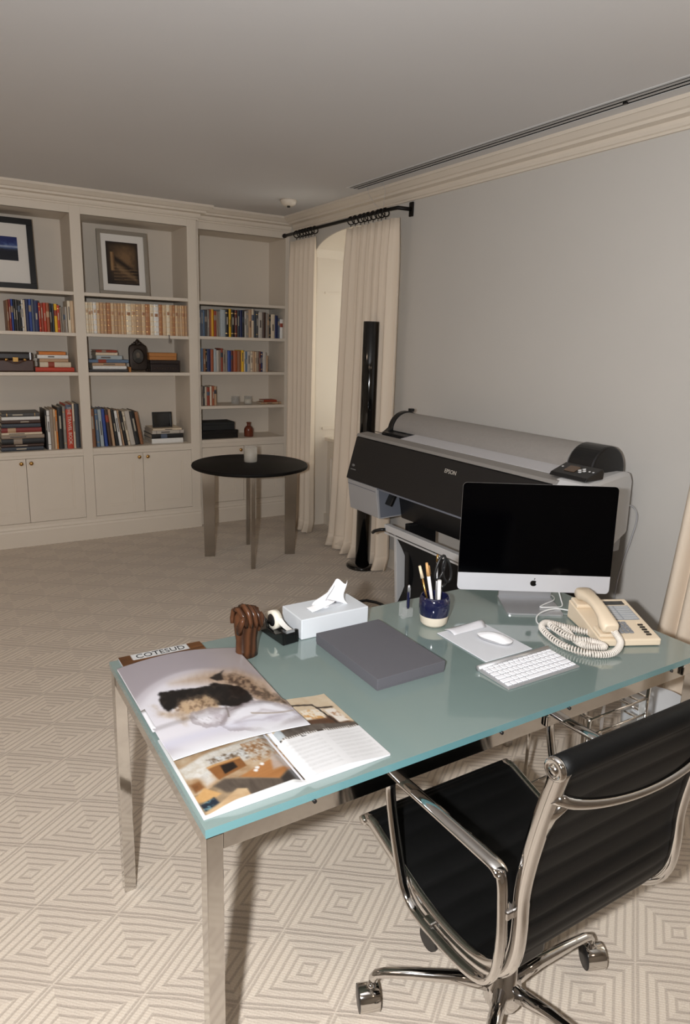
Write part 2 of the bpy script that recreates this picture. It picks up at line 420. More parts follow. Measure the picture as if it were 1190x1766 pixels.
for lx, ly, pw, lab in ((-1.1, 3.5, 1.75, 'opal dome added as fill light at the left outside the picture'), (-1.0, .2, .8, 'opal dome added as fill light above the left of the photographer'), (1.1, -1.2, .8, 'opal dome added as fill light behind the photographer')):
    fillm = mat('warm_fill_glass_%g' % pw, (255, 226, 196), .5, emit=FILL_STRENGTH*pw)  # unseen glowing domes, added to fill the room with warm ambient light
    t = root('fill_lamp', lab, 'lamp', (lx, ly, ZC), group='added fill lights outside the picture')
    part('rim', MB().lathe([(.19, 0), (.19, -.02), (.17, -.025)], n=32), satin, t)
    part('diffuser', MB().lathe([(.17, -.02), (.165, -.05), (.12, -.085), (.05, -.10), (.001, -.102)], n=32), fillm, t)

# ------------------------------------------------------------------ curtains and rods
linen = stripes_mat('curtain_linen', (222, 205, 184), (238, 224, 206), 300, .9, 'Z', .15)
iron = mat('black_iron', (26, 23, 21), .45, .6)
def curtain(label, y0, y1, ztop, x, folds, amp, hem_flare, seed, group='linen curtains', zb=.012, ybot=None):
    rnd = random.Random(seed); n = 22*folds; nv = 26
    ph = [rnd.uniform(-.5, .5) for _ in range(folds+3)]
    yb0, yb1 = ybot or (y0, y1)
    def fn(u, v):
        z = zb+(ztop-zb)*(1-v); f = u*folds; i = int(f); loc = f-i
        jit = ph[i]*(1-loc)+ph[i+1]*loc
        top = max(0, 1-v/.10)                      # pinch pleats at the heading
        a = amp*(.55+.45*v)*(1+.35*jit)*(1-.45*top)
        xx = x+a*sin(2*pi*f+jit*2.2+.5*v*jit)+.35*a*sin(4*pi*f+jit)*(1-v)
        ya, yb_ = y0+(yb0-y0)*v, y1+(yb1-y1)*v
        yy = ya+(yb_-ya)*u+.012*sin(2*pi*f*1.0+1.2)*(v)+hem_flare*(v**6)*(u-.5)
        brk = max(0, (v-.955)/.045)                # the cloth breaks on the carpet
        xx -= .025*brk*brk*(1+jit)
        return (xx, yy, z)
    t = root('curtain', label, 'curtain', (x, (y0+y1)/2, 0), group=group)
    part('cloth', MB().grid(fn, n, nv), linen, t, world=True, solid=.003)
    def hem(u, v):
        p = fn(u, .955+.045*v); return (p[0]-.0035, p[1], p[2])
    part('hem', MB().grid(hem, n, 3), linen, t, world=True, solid=.002)
    return t
def curtain_rod(label, x, y0, y1, z, ringy):
    t = root('curtain_rod', label, 'curtain rod', (x, (y0+y1)/2, z))
    path = [(XW-.01, y0-.05, z), (XW-.04, y0-.045, z), (x+.02, y0-.02, z+.004), (x, y0+.03, z)]
    path += [(x, y0+(y1-y0)*k/6, z) for k in range(1, 7)]
    part('rod', MB().tube(path, .0125, 12), iron, t, world=True)
    part('finial', MB().lathe([(.001, y1+.03), (.018, y1+.026), (.018, y1+.004), (.013, y1)], (x, 0, z), 14, 'y'), iron, t, world=True)
    part('bracket', MB().box(XW-.014, XW, y0-.07, y0-.03, z-.045, z+.045), iron, t, world=True, bevel=.004)
    for yy in ringy:
        ring = MB().tube([(x+.027*cos(a), yy+.004*sin(2*a), z-.012+.027*sin(a)) for a in [2*pi*k/16 for k in range(16)]], .0042, 6, closed=True)
        ring.cyl((x, yy, z-.038), (x, yy, z-.056), .003, 6)
        part('ring', ring, iron, t, world=True)
    return t
RX, RZ = 2.735, 2.492
curtain_rod('black iron curtain rod with rings over the arched window', RX, 3.93, 5.52, RZ, [4.02, 4.07, 4.11, 4.17, 4.23, 4.28, 4.33, 4.40, 4.46] + [5.00, 5.06, 5.10, 5.15, 5.20, 5.25, 5.31])
curtain('cream linen curtain gathered on the bookcase side of the arched window', 4.985, 5.40, RZ-.062, 2.735, 5, .040, .02, 3, ybot=(4.97, 5.38))
curtain('cream linen curtain hanging behind the tall black column', 3.87, 4.50, RZ-.062, 2.735, 7, .046, .05, 5, ybot=(3.86, 4.60))
curtain_rod('black iron curtain rod outside the picture at the right', RX, .15, 1.60, RZ, [1.30, 1.36, 1.42, 1.48, 1.54])
curtain('cream linen curtain at the right edge beside the desk telephone', 1.10, 1.56, RZ-.062, 2.735, 6, .034, .05, 9, ybot=(1.05, 1.72))
t = root('hanging_wire', 'thin pale wires hanging from the ceiling slot to the curtain rod', 'wire', (2.7, 4.05, ZC))
for ya, yb in ((4.17, 4.075), (3.98, 4.05)):
    part('wire', MB().tube([(2.675, ya, ZC-.002), (2.69, ya-.01, 2.60), (2.715, (ya+yb)/2, 2.54), (2.733, yb, RZ+.014)], .0012, 5), lgreyp, t, world=True)
# ================================================================== BOOKCASE
YBK = 6.02
def bookcase(name, label, x0, x1, yf, shelves, zc, stileL, stileR, zplinth=.13, doors=True, gap=None):
    t = root(name, label, 'bookcase', ((x0+x1)/2, yf, 0), group='built-in bookcase bays')
    xa, xb = stileL[0], stileR[1]
    P = lambda n, mb, **k: part(n, mb, cream, t, world=True, **k)
    for a, b in (stileL, stileR):
        if b-a > .001: P('upright', MB().box(a, b, yf, YBK, 0, 2.56), bevel=.002)
    P('back_panel', MB().box(x0, x1, YBK-.012, YBK, zc, 2.49))
    P('top_panel', MB().box(x0, x1, yf+.002, YBK-.012, 2.49, 2.515))
    P('header', MB().box(x0, x1, yf, yf+.02, 2.49, 2.56))
    for z in shelves:
        P('shelf', MB().box(x0, x1, yf+.004, YBK-.012, z-.025, z), bevel=.002)
    P('counter', MB().box(x0, x1, yf-.004, YBK-.012, zc-.032, zc), bevel=.003)
    P('rail', MB().box(x0, x1, yf, yf+.02, .69, zc-.032))
    P('lower_rail', MB().box(x0, x1, yf, yf+.02, zplinth+.03, .185))
    P('plinth', MB().prism([(yf, 0), (yf-.012, 0), (yf-.012, zplinth-.01), (yf-.006, zplinth+.004), (yf-.009, zplinth+.012), (yf-.002, zplinth+.03), (yf+.02, zplinth+.03), (yf+.02, 0)], 'x', xa, xb))
    g = gap if gap else (x0+x1)/2
    for k, (a, b) in enumerate(((x0+.002, g-.0018), (g+.0018, x1-.002))):
        z0, z1 = .188, .687; w_ = .075
        d = P('door', MB().box(a, a+w_, yf+.001, yf+.021, z0, z1).box(b-w_, b, yf+.001, yf+.021, z0, z1).box(a+w_, b-w_, yf+.001, yf+.021, z0, z0+w_).box(a+w_, b-w_, yf+.001, yf+.021, z1-w_, z1))
        part('panel', MB().box(a+w_, b-w_, yf+.010, yf+.017, z0+w_, z1-w_), cream, d, world=True)
        ov = .014; md = MB()
        for (p, q, r, s_) in ((a+w_, b-w_, z0+w_, z0+w_+ov), (a+w_, b-w_, z1-w_-ov, z1-w_), (a+w_, a+w_+ov, z0+w_+ov, z1-w_-ov), (b-w_-ov, b-w_, z0+w_+ov, z1-w_-ov)):
            md.box(p, q, yf+.005, yf+.0105, r, s_)
        part('panel_moulding', md, cream, d, world=True)
        kx = (b-.033) if k == 0 else (a+.033)
        part('knob', MB().lathe([(.006, 0), (.006, -.010), (.014, -.014), (.0155, -.021), (.010, -.027), (.001, -.028)], (kx, yf+.001, .655), 16, 'y'), brass, d, world=True, label='small brass knob')
    return t
bookcase('bookcase', 'left bay of the cream built-in bookcase, holding the black-framed picture', .20, 1.017, YB, (1.936, 1.635, 1.339), .744, (.12, .20), (1.0169, 1.0170), gap=.601)
bookcase('bookcase', 'middle bay of the cream built-in bookcase, holding the sepia staircase picture', 1.0934, 1.9018, YB, (1.936, 1.635, 1.339), .744, (1.017, 1.0934), (1.9018, 1.9807), gap=1.488)
bookcase('bookcase', 'right bay of the cream built-in bookcase beside the curtain, its top compartment empty', 2.017, 2.812, YBR, (1.925, 1.640, 1.343, 1.050), .757, (1.981, 2.017), (2.812, 2.849), gap=2.41)

# ------------------------------------------------------------------ books
BC = dict(steel=(104,112,124),slate=(84,94,112),charcoal=(72,70,70),rust=(160,84,50),amber=(224,168,40),brick=(150,62,40),taupe=(150,134,118),paleblue=(168,178,182),black=(26,25,26),yellow=(232,182,30),oxblood=(100,44,34),navy=(30,40,84),lgray=(190,182,172),gray=(144,138,130),tan=(188,154,122),cream=(218,202,178),dslate=(54,60,70),dbrown=(70,48,38),brown=(140,94,62),blue=(44,72,146),white=(232,230,226),red=(192,64,40),orange=(216,128,54),bluegray=(96,118,144),dred=(132,44,38),ivory=(232,218,194),leather=(196,156,118),honey=(212,184,150),sienna=(176,120,80))
CN = dict(steel='steel grey',slate='slate blue',charcoal='charcoal',rust='rust brown',amber='amber orange',brick='brick red',taupe='taupe',paleblue='pale blue-grey',black='black',yellow='bright yellow',oxblood='oxblood',navy='navy blue',lgray='light grey',gray='mid grey',tan='tan',cream='cream',dslate='dark slate',dbrown='dark brown',brown='brown',blue='royal blue',white='white',red='red',orange='orange',bluegray='blue-grey',dred='dark red',ivory='ivory',leather='tan leather',honey='honey leather',sienna='reddish leather')
def bookmat(c, cloth=True): return mat('cover_'+c, BC[c], .5, noise=.10, nscale=70, bump=.05)
gilt = mat('gilt', (216, 178, 112), .3, .85)
titlem = mat('spine_title_pale', (178, 168, 150), .5)
titled = mat('spine_title_dark', (92, 84, 78), .5)
letterm = mat('white_lettering', (226, 218, 204), .5)
LIGHTC = {'white','cream','ivory','lgray','honey','tan','paleblue','taupe','yellow','amber','leather'}
def book_mb(w_, d, h, round_=True):
    """upright book, spine at y=0 facing -y, local origin at the spine's foot"""
    t = min(.0028, w_*.2); n = 6; mb = MB()
    pro = [(0, d), (0, .006)]
    for k in range(n+1):
        a = pi-pi*k/n; pro.append((w_/2+w_/2*cos(a), .006-.006*sin(a)))
    pro += [(w_, .006), (w_, d), (w_-t, d), (w_-t, .007), (t, .007), (t, d)]
    # U-shaped section as quads: outer loop / inner loop paired
    outer = [(0, d)]+[(w_/2+w_/2*cos(pi-pi*k/n), .006-.006*sin(pi*k/n)) for k in range(n+1)]+[(w_, d)]
    inner = [(t, d)]+[(t+(w_-2*t)*k/n, .0075) for k in range(n+1)]+[(w_-t, d)]
    m_ = len(outer)
    vs_ = [(x, y, 0) for x, y in outer]+[(x, y, 0) for x, y in inner]+[(x, y, h) for x, y in outer]+[(x, y, h) for x, y in inner]
    fs = []
    for i in range(m_-1):
        fs += [(i, i+1, 2*m_+i+1, 2*m_+i), (m_+i+1, m_+i, 3*m_+i, 3*m_+i+1), (i+1, i, m_+i, m_+i+1), (2*m_+i, 2*m_+i+1, 3*m_+i+1, 3*m_+i)]
    for i in (0, m_-1): fs.append((i, m_+i, 3*m_+i, 2*m_+i))
    mb.add(vs_, fs)
    pg = MB().box(t, w_-t, .0078, d-.004, .003, h-.005)
    return mb, pg
def band(w_, z0, z1, frac=.86, e=.0007):
    """a printed strip hugging the rounded spine"""
    n = 6; mb = MB(); vs_ = []
    for z in (z0, z1):
        for k in range(n+1):
            a = pi-pi*(.5-frac/2+frac*k/n); vs_.append((w_/2+(w_/2+e)*cos(a), .006-(.006+e)*sin(a), z))
    mb.add(vs_, [(k, k+1, n+2+k, n+1+k) for k in range(n)], True)
    return mb
BOOKN = 0
def book(label, c, w_, d, h, loc, group, rot=(0,0,0), style=None, M=None):
    global BOOKN
    BOOKN += 1
    cov, pg = book_mb(w_, d, h)
    o = bpy.data.objects.new('book', cov.mesh('book', bookmat(c))); COL.objects.link(o)
    o.location = loc; o.rotation_euler = rot
    tag(o, label, 'book', group)
    part('pages', pg, pagesm, o)
    rnd = random.Random(BOOKN*13+5); k = style if style is not None else rnd.choice(['title', 'title', 'bands', 'panel', 'plain', 'plain'])
    if k == 'leather':
        for f in (.10, .27, .44, .61, .78, .93): part('gilt_band', band(w_, h*f, h*f+.0022, .8), gilt, o)
        zj = .60+.08*rnd.random(); part('title_panel', band(w_, h*zj, h*(zj+.10), .42), mat('title_leather_%d' % (BOOKN % 3), ((186, 140, 102), (198, 162, 124), (164, 116, 82))[BOOKN % 3], .4, noise=.2, nscale=200), o)
    elif k == 'title':
        z0 = rnd.uniform(.30, .5)*h; part('title', band(w_, z0, z0+rnd.uniform(.2, .42)*h, .20), titled if c in LIGHTC else titlem, o)
    elif k == 'bands':
        for f in (.12, .86): part('band', band(w_, h*f, h*f+.004, .9), titled if c in LIGHTC else gilt, o)
        part('title', band(w_, h*.45, h*.72, .22), titled if c in LIGHTC else titlem, o)
    elif k == 'panel':
        z0 = rnd.uniform(.5, .66)*h; part('title_panel', band(w_, z0, z0+.2*h, .9), bookmat(rnd.choice(['taupe', 'dslate', 'brick', 'slate', 'tan'])), o)
    return o
def row(items, zb, yf, x0, x1, where, group, depth=.16, styles=None):
    a = min(i[0] for i in items); b = max(i[0]+i[1] for i in items)
    s_ = min(1, (x1-x0)/(b-a)); off = max(0, x0-a) if s_ == 1 else 0
    if s_ == 1 and b+off > x1: off = x1-b
    for k, (x, wd, h, c) in enumerate(items):
        xx = (x+off) if s_ == 1 else x0+(x-a)*s_
        wd *= s_
        book('%s book, %s from the left %s' % (CN[c], ORD[k], where), c, wd-.0006, min(depth+.02*random.Random(k).random(), .34), h, (xx, yf+.006*random.Random(k+50).random(), zb+.0005), group, style=styles)
ROW_R1 = [(2.042, 0.021, 0.215, 'steel'), (2.063, 0.017, 0.216, 'slate'), (2.08, 0.017, 0.213, 'bluegray'), (2.097, 0.021, 0.218, 'charcoal'), (2.118, 0.021, 0.218, 'gray'), (2.139, 0.014, 0.223, 'rust'), (2.153, 0.024, 0.224, 'amber'), (2.177, 0.022, 0.212, 'brick'), (2.199, 0.017, 0.21, 'taupe'), (2.216, 0.017, 0.208, 'gray'), (2.233, 0.049, 0.225, 'paleblue'), (2.282, 0.031, 0.23, 'black'), (2.313, 0.022, 0.235, 'yellow'), (2.335, 0.031, 0.23, 'black'), (2.366, 0.025, 0.226, 'oxblood'), (2.391, 0.022, 0.23, 'dslate'), (2.413, 0.023, 0.229, 'navy'), (2.436, 0.022, 0.231, 'black'), (2.458, 0.021, 0.222, 'lgray'), (2.479, 0.018, 0.23, 'gray'), (2.497, 0.03, 0.237, 'tan'), (2.527, 0.02, 0.242, 'cream'), (2.547, 0.021, 0.23, 'dslate'), (2.568, 0.022, 0.229, 'charcoal'), (2.59, 0.042, 0.219, 'lgray'), (2.632, 0.03, 0.221, 'dbrown'), (2.662, 0.015, 0.215, 'gray'), (2.677, 0.02, 0.209, 'taupe'), (2.697, 0.015, 0.203, 'black'), (2.712, 0.038, 0.207, 'cream'), (2.75, 0.031, 0.199, 'navy'), (2.782, 0.019, 0.177, 'slate'), (2.801, 0.029, 0.167, 'white')]
ROW_R2 = [(2.039, 0.018, 0.195, 'bluegray'), (2.057, 0.021, 0.189, 'brown'), (2.078, 0.014, 0.191, 'black'), (2.091, 0.032, 0.19, 'navy'), (2.123, 0.027, 0.187, 'rust'), (2.15, 0.026, 0.191, 'paleblue'), (2.176, 0.025, 0.181, 'lgray'), (2.201, 0.014, 0.184, 'taupe'), (2.215, 0.02, 0.199, 'brick'), (2.235, 0.023, 0.186, 'taupe'), (2.258, 0.02, 0.183, 'gray'), (2.278, 0.032, 0.18, 'blue'), (2.31, 0.022, 0.181, 'oxblood'), (2.332, 0.038, 0.181, 'rust'), (2.37, 0.036, 0.18, 'brown'), (2.406, 0.025, 0.186, 'yellow'), (2.431, 0.013, 0.176, 'cream'), (2.444, 0.019, 0.176, 'bluegray'), (2.463, 0.033, 0.177, 'lgray'), (2.496, 0.019, 0.176, 'cream'), (2.515, 0.023, 0.178, 'tan'), (2.538, 0.015, 0.175, 'honey'), (2.553, 0.023, 0.178, 'taupe'), (2.576, 0.019, 0.179, 'oxblood'), (2.595, 0.019, 0.176, 'navy'), (2.614, 0.034, 0.173, 'lgray'), (2.648, 0.016, 0.142, 'tan')]
ROW_R3 = [(2.042, 0.015, 0.167, 'taupe'), (2.057, 0.017, 0.167, 'charcoal'), (2.074, 0.018, 0.161, 'cream'), (2.092, 0.027, 0.157, 'brick'), (2.119, 0.019, 0.167, 'ivory'), (2.138, 0.021, 0.167, 'rust'), (2.159, 0.022, 0.165, 'tan')]
ROW_L1 = [(0.564, 0.014, 0.215, 'brown'), (0.578, 0.015, 0.221, 'dred'), (0.593, 0.015, 0.224, 'blue'), (0.608, 0.015, 0.224, 'black'), (0.623, 0.015, 0.223, 'charcoal'), (0.638, 0.017, 0.215, 'black'), (0.654, 0.009, 0.213, 'dslate'), (0.663, 0.011, 0.223, 'white'), (0.674, 0.015, 0.222, 'cream'), (0.69, 0.022, 0.23, 'navy'), (0.712, 0.018, 0.23, 'blue'), (0.73, 0.017, 0.232, 'slate'), (0.746, 0.033, 0.223, 'navy'), (0.777, 0.014, 0.208, 'red'), (0.791, 0.019, 0.206, 'brick'), (0.81, 0.019, 0.209, 'red'), (0.829, 0.023, 0.21, 'rust'), (0.852, 0.017, 0.207, 'black'), (0.869, 0.016, 0.206, 'dslate'), (0.885, 0.021, 0.206, 'yellow'), (0.905, 0.02, 0.197, 'red'), (0.924, 0.013, 0.183, 'taupe'), (0.937, 0.012, 0.183, 'gray'), (0.949, 0.012, 0.186, 'taupe'), (0.962, 0.014, 0.188, 'lgray'), (0.98, 0.023, 0.233, 'ivory'), (1.003, 0.022, 0.234, 'honey')]
ROW_L3 = [(0.765, 0.015, 0.306, 'black'), (0.78, 0.022, 0.303, 'white'), (0.803, 0.026, 0.311, 'taupe'), (0.829, 0.016, 0.31, 'honey'), (0.844, 0.013, 0.304, 'orange'), (0.858, 0.038, 0.325, 'black'), (0.897, 0.023, 0.333, 'gray'), (0.921, 0.047, 0.346, 'red'), (0.97, 0.017, 0.352, 'cream'), (0.987, 0.032, 0.349, 'dslate')]
ROW_M1 = [(1.109, 0.022, 0.231, 'ivory'), (1.131, 0.017, 0.231, 'cream'), (1.148, 0.018, 0.232, 'ivory'), (1.166, 0.026, 0.232, 'white'), (1.192, 0.025, 0.232, 'honey'), (1.217, 0.026, 0.233, 'leather'), (1.243, 0.025, 0.233, 'tan'), (1.268, 0.03, 0.234, 'sienna'), (1.298, 0.026, 0.234, 'honey'), (1.324, 0.026, 0.235, 'tan'), (1.35, 0.024, 0.235, 'leather'), (1.374, 0.021, 0.236, 'honey'), (1.395, 0.018, 0.236, 'leather'), (1.413, 0.042, 0.236, 'ivory'), (1.455, 0.038, 0.237, 'honey'), (1.493, 0.043, 0.238, 'tan'), (1.536, 0.031, 0.238, 'honey'), (1.567, 0.036, 0.239, 'sienna'), (1.603, 0.032, 0.239, 'ivory'), (1.635, 0.04, 0.24, 'white'), (1.675, 0.029, 0.241, 'sienna'), (1.704, 0.032, 0.241, 'honey'), (1.736, 0.029, 0.242, 'ivory'), (1.764, 0.025, 0.242, 'leather'), (1.789, 0.02, 0.242, 'sienna'), (1.809, 0.024, 0.243, 'honey'), (1.833, 0.017, 0.243, 'tan'), (1.85, 0.016, 0.243, 'honey'), (1.866, 0.025, 0.244, 'leather'), (1.891, 0.019, 0.244, 'tan')]
STACK_L2 = [(0.723, 0.278, 0.033, 1.339, 'red'), (0.756, 0.223, 0.039, 1.375, 'cream'), (0.756, 0.205, 0.026, 1.416, 'tan'), (0.742, 0.219, 0.028, 1.454, 'white'), (0.754, 0.191, 0.024, 1.483, 'orange')]
STACK_L3 = [(0.445, 0.294, 0.03, 0.733, 'dslate'), (0.447, 0.296, 0.02, 0.767, 'dbrown'), (0.45, 0.299, 0.043, 0.79, 'black'), (0.453, 0.298, 0.028, 0.837, 'taupe'), (0.455, 0.282, 0.019, 0.867, 'cream'), (0.457, 0.278, 0.036, 0.889, 'dred'), (0.46, 0.27, 0.032, 0.928, 'dslate'), (0.462, 0.267, 0.025, 0.961, 'dbrown'), (0.464, 0.264, 0.027, 0.987, 'white'), (0.466, 0.261, 0.029, 1.016, 'charcoal')]
STACK_M2 = [(1.112, 0.298, 0.021, 1.342, 'charcoal'), (1.139, 0.261, 0.026, 1.365, 'white'), (1.137, 0.256, 0.024, 1.394, 'tan'), (1.113, 0.305, 0.025, 1.42, 'bluegray'), (1.17, 0.199, 0.032, 1.449, 'paleblue'), (1.168, 0.168, 0.024, 1.483, 'cream'), (1.169, 0.16, 0.018, 1.51, 'brick')]
STACK_M3 = [(1.583, 0.269, 0.042, 0.732, 'white'), (1.584, 0.269, 0.037, 0.776, 'black'), (1.59, 0.272, 0.03, 0.815, 'lgray'), (1.595, 0.246, 0.018, 0.848, 'cream')]
LEAN_M3 = [(1.102, 'brown'), (1.144, 'bluegray'), (1.174, 'paleblue'), (1.209, 'blue'), (1.24, 'dbrown'), (1.271, 'tan'), (1.298, 'black'), (1.329, 'white'), (1.357, 'tan'), (1.373, 'black'), (1.404, 'cream'), (1.428, 'lgray'), (1.476, 'black'), (1.525, 'brown'), (1.558, 'end')]
row(ROW_L1, 1.635, 5.635, .55, 1.0155, 'in the row below the black-framed picture', 'books below the black-framed picture', .17)
row(ROW_M1, 1.635, 5.633, 1.0955, 1.9, 'in the leather-bound set of the middle bay', 'leather-bound set in the middle bay', .17, 'leather')
row(ROW_R1, 1.640, 5.70, 2.019, 2.810, 'in the upper full row of the right bay', 'upper row of books in the right bay', .16)
row(ROW_R2, 1.343, 5.70, 2.019, 2.700, 'in the lower full row of the right bay', 'lower row of books in the right bay', .14)
row(ROW_R3, 1.050, 5.72, 2.019, 2.30, 'in the short group beside the glass tumblers', 'short group of books in the right bay', .13)
# tall books standing at the foot of the left bay
for k, (x, wd, h, c) in enumerate(ROW_L3):
    x = x-.003*k/len(ROW_L3)-.004
    if c == 'red':
        o = book('tall red book with white lettering down its spine, left bay foot', c, wd-.001, .27, h, (x, 5.655, .7445), 'tall books at the foot of the left bay', style='plain')
        tm = text_mb('THE TRAVEL BOOK', .034, .0002); tm.xf(frame((wd*.5, -.0012, h*.52), (0, 0, -1), (1, 0, 0)))
        part('lettering', tm, letterm, o)
        part('top_band', band(wd-.001, h-.036, h-.001, .96), bookmat('slate'), o)
    else:
        book('tall %s book, %s of the upright ones at the left bay foot' % (CN[c], ORD[k]), c, wd-.001, .25, h, (x, 5.66, .7445), 'tall books at the foot of the left bay')
def stack(items, yf, where, group, depth=.2, zbase=None):
    z = zbase+.0008
    for k, (x, ln, th, z0, c) in enumerate(items):
        # lying flat: book x (thickness) -> z, book z (height) -> -x... spine still faces the room
        M = frame((x, yf, z+th), (0, 0, -1), (0, 1, 0))
        o = book('%s book, %s up in the flat stack %s' % (CN[c], ORD[k], where), c, th-.0004, depth*(1-.05*k/len(items)), ln, (0, 0, 0), group)
        o.matrix_world = frame((x+ln*0, yf+.004*(k % 3), z+.0003), (0, 0, 1), (0, 1, 0)) @ Matrix.Rotation(0, 4, 'X')
        # frame: local x -> world z (thickness), local y -> world y, local z = x cross y -> -world x ; shift by length
        o.matrix_world = frame((x+ln, yf+.004*(k % 3), z+.0003), (0, 0, 1), (0, 1, 0))
        z += th
    return z
ZL2 = stack(STACK_L2, 5.67, 'beside the brown case', 'flat books beside the brown case', .17, 1.339)
ZL3 = stack(STACK_L3, 5.66, 'at the foot of the left bay', 'flat books at the foot of the left bay', .24, .744)
ZM2 = stack(STACK_M2, 5.67, 'beside the ornate oval portrait', 'flat books beside the oval portrait', .2, 1.339)
ZM3 = stack(STACK_M3, 5.67, 'under the small black frame', 'flat books under the black frame', .26, .744)
lx, lprev = None, None
for k in range(len(LEAN_M3)-1):
    c = LEAN_M3[k][1]; wd = (LEAN_M3[k+1][0]-LEAN_M3[k][0])*.80-.001
    an = radians(1.2+7.8*min(1, k/9)); h = .300-.0022*k+.010*hsh(k, 3)
    if lprev is None: lx = 1.0955+(h+.002)*sin(an)
    else:
        px_, pw, ph_, pa = lprev
        ctx, ctz = px_+pw*cos(pa)-ph_*sin(pa), ph_*cos(pa)+pw*sin(pa)
        lx = max(ctx+min(ctz, h*cos(an))*math.tan(an), px_+pw*cos(pa)+pw*sin(pa)*math.tan(an))+.0018
    book('tall %s book, %s from the left of the leaning row in the middle bay' % (CN[c], ORD[k]), c, wd, .22, h, (lx, 5.665+.006*hsh(k, 9), .7452), 'leaning books at the foot of the middle bay', rot=(0, -an, 0))
    lprev = (lx, wd, h, an)
# ------------------------------------------------------------------ pictures and objects on the shelves
def picture(name, label, x0, x1, z0, z1, y, lean, fw, fmat, mat_w, pic, depth=.022, mat_rgb=(226, 222, 216), picrect=None, nu=60, nv=80, glass=True):
    w_, h = x1-x0, z1-z0
    t = root(name, label, 'picture', (x0, y, z0+depth*sin(lean)+.0005)); t.rotation_euler = (-lean, 0, 0)
    for a, b, c, d in ((0, w_, 0, fw), (0, w_, h-fw, h), (0, fw, fw, h-fw), (w_-fw, w_, fw, h-fw)):
        part('frame_bar', MB().box(a, b, 0, depth, c, d), fmat, t, bevel=.002)
    part('mat_board', MB().box(fw, w_-fw, .010, .014, fw, h-fw), mat('mat_board_%d' % mat_rgb[0], mat_rgb, .8), t)
    px0, px1, pz0, pz1 = picrect
    printed('print', lambda u, v: (px0+(px1-px0)*u, .0096, pz0+(pz1-pz0)*(1-v)), pic, nu, nv, t)
    part('backing', MB().box(.004, w_-.004, .016, depth-.001, .004, h-.004), mat('board_brown', (96, 80, 64), .9), t)
    return t
def pic_stairs(u, v):
    n = fbm(u*9, v*9)
    lit = 1-sqrt(((u-.60)/.75)**2+((v-.38)/.70)**2)
    base = mixc((44, 32, 24), (150, 116, 80), max(0, lit)*1.2*(.6+.6*n))
    dl = v-(.40+.50*(u-.28))
    if u > .26: base = mixc(base, (34, 24, 18), (1-sstep(.0, .10, abs(dl)))*.85)
    if u > .30 and dl > .08: base = mixc(base, (172, 138, 98), (1-sstep(0, .10, abs(dl-.16)))*.6)
    if .12 < u < .25 and .24 < v < .68: base = mixc((206, 168, 118), (120, 84, 54), abs((u-.165)/.08)+n*.3)
    if v > .58 and u > .20:
        f = ((v-.58)*13+(u-.2)*.5) % 1
        base = mixc(base, (190, 152, 106), (1-sstep(.0, .45, f))*.65*(1.15-(v-.58)))
    e = min(u, 1-u, v, 1-v); return mixc((30, 22, 17), base, sstep(-.03, .14, e)*.7+.3)
def pic_blue(u, v):
    n = fbm(u*5, v*6)
    c = mixc((36, 50, 120), (120, 150, 206), sstep(.35, .75, n)*sstep(.1, .4, v))
    if v > .45: c = mixc(c, (20, 24, 38), sstep(.45, .62, v+.15*(n-.5)))
    if abs(v-.42) < .03: c = mixc(c, (226, 232, 244), .6)
    return c
picture('framed_picture', 'black-framed picture with a wide white mat and blue seascape, left bay', .30, .785, 1.9365, 2.44, 5.735, radians(6), .042, blackp, 0, pic_blue, picrect=(.13, .375, .20, .368), nu=40, nv=30)
picture('framed_picture', 'silver-framed sepia staircase photograph leaning in the middle bay', 1.237, 1.628, 1.9365, 2.425, 5.735, radians(5), .030, mat('pewter_frame', (150, 142, 130), .4, .3, noise=.08), 0, pic_stairs, picrect=(.066, .313, .082, .404))
# brown leather case with brass fittings
t = root('vanity_case', 'dark brown leather case with brass clasp and handle in the left bay', 'case', (.59, 5.72, 1.339))
bl = mat('brown_leather', (74, 46, 34), .42, noise=.2, nscale=30, bump=.1)
part('body', MB().rbox(-.14, .125, -.05, .15, .0005, .088, .008), bl, t)
part('lid', MB().rbox(-.144, .120, -.053, .152, .0885, .142, .012), mat('dark_leather', (34, 26, 24), .35, noise=.1, bump=.1), t)
h = part('handle', MB().tube([(-.06+.12*k/10, -.062-.012*sin(pi*k/10), .085-.022*sin(pi*k/10)) for k in range(11)], .0055, 8), bl, t)
for a in (-.062, .062): part('handle_ring', MB().lathe([(.011, -.050), (.013, -.058), (.010, -.064), (.001, -.065)], (a, 0, .088), 14, 'y'), brass, t)
part('clasp', MB().rbox(-.02, .02, -.062, -.050, .072, .108, .003), brass, t)
part('corner_strap', MB().box(.098, .107, -.0545, .153, .0885, .143), satin, t)
# ornate oval portrait frame
t = root('portrait_frame', 'ornate dark bronze frame with an oval portrait in the middle bay', 'picture frame', (1.511, 5.72, 1.3425)); t.rotation_euler = (-radians(5), 0, 0)
bz = mat('dark_bronze', (52, 42, 36), .45, .5, noise=.3, nscale=90, bump=.5, bscale=150)
ol = MB(); pts = []
N_ = 40
outer = []
for k in range(N_):
    a = 2*pi*k/N_; ca, sa = cos(a), sin(a); e = (abs(ca)**6+abs(sa)**6)**(-1/6)
    outer.append((.074*ca*e, .112+.104*sa*e))
inner = [(.043*cos(2*pi*k/N_), .122+.055*sin(2*pi*k/N_)) for k in range(N_)]
ol.loft([[(x, 0, z) for x, z in inner], [(x*1.12, -.010, .122+(z-.122)*1.12) for x, z in inner], [(x*.93, -.006, .112+(z-.112)*.93) for x, z in outer], [(x, 0, z) for x, z in outer], [(x, .014, z) for x, z in outer], [(x, .014, z) for x, z in inner]], smooth=False)
part('surround', ol, bz, t)
cr = MB()
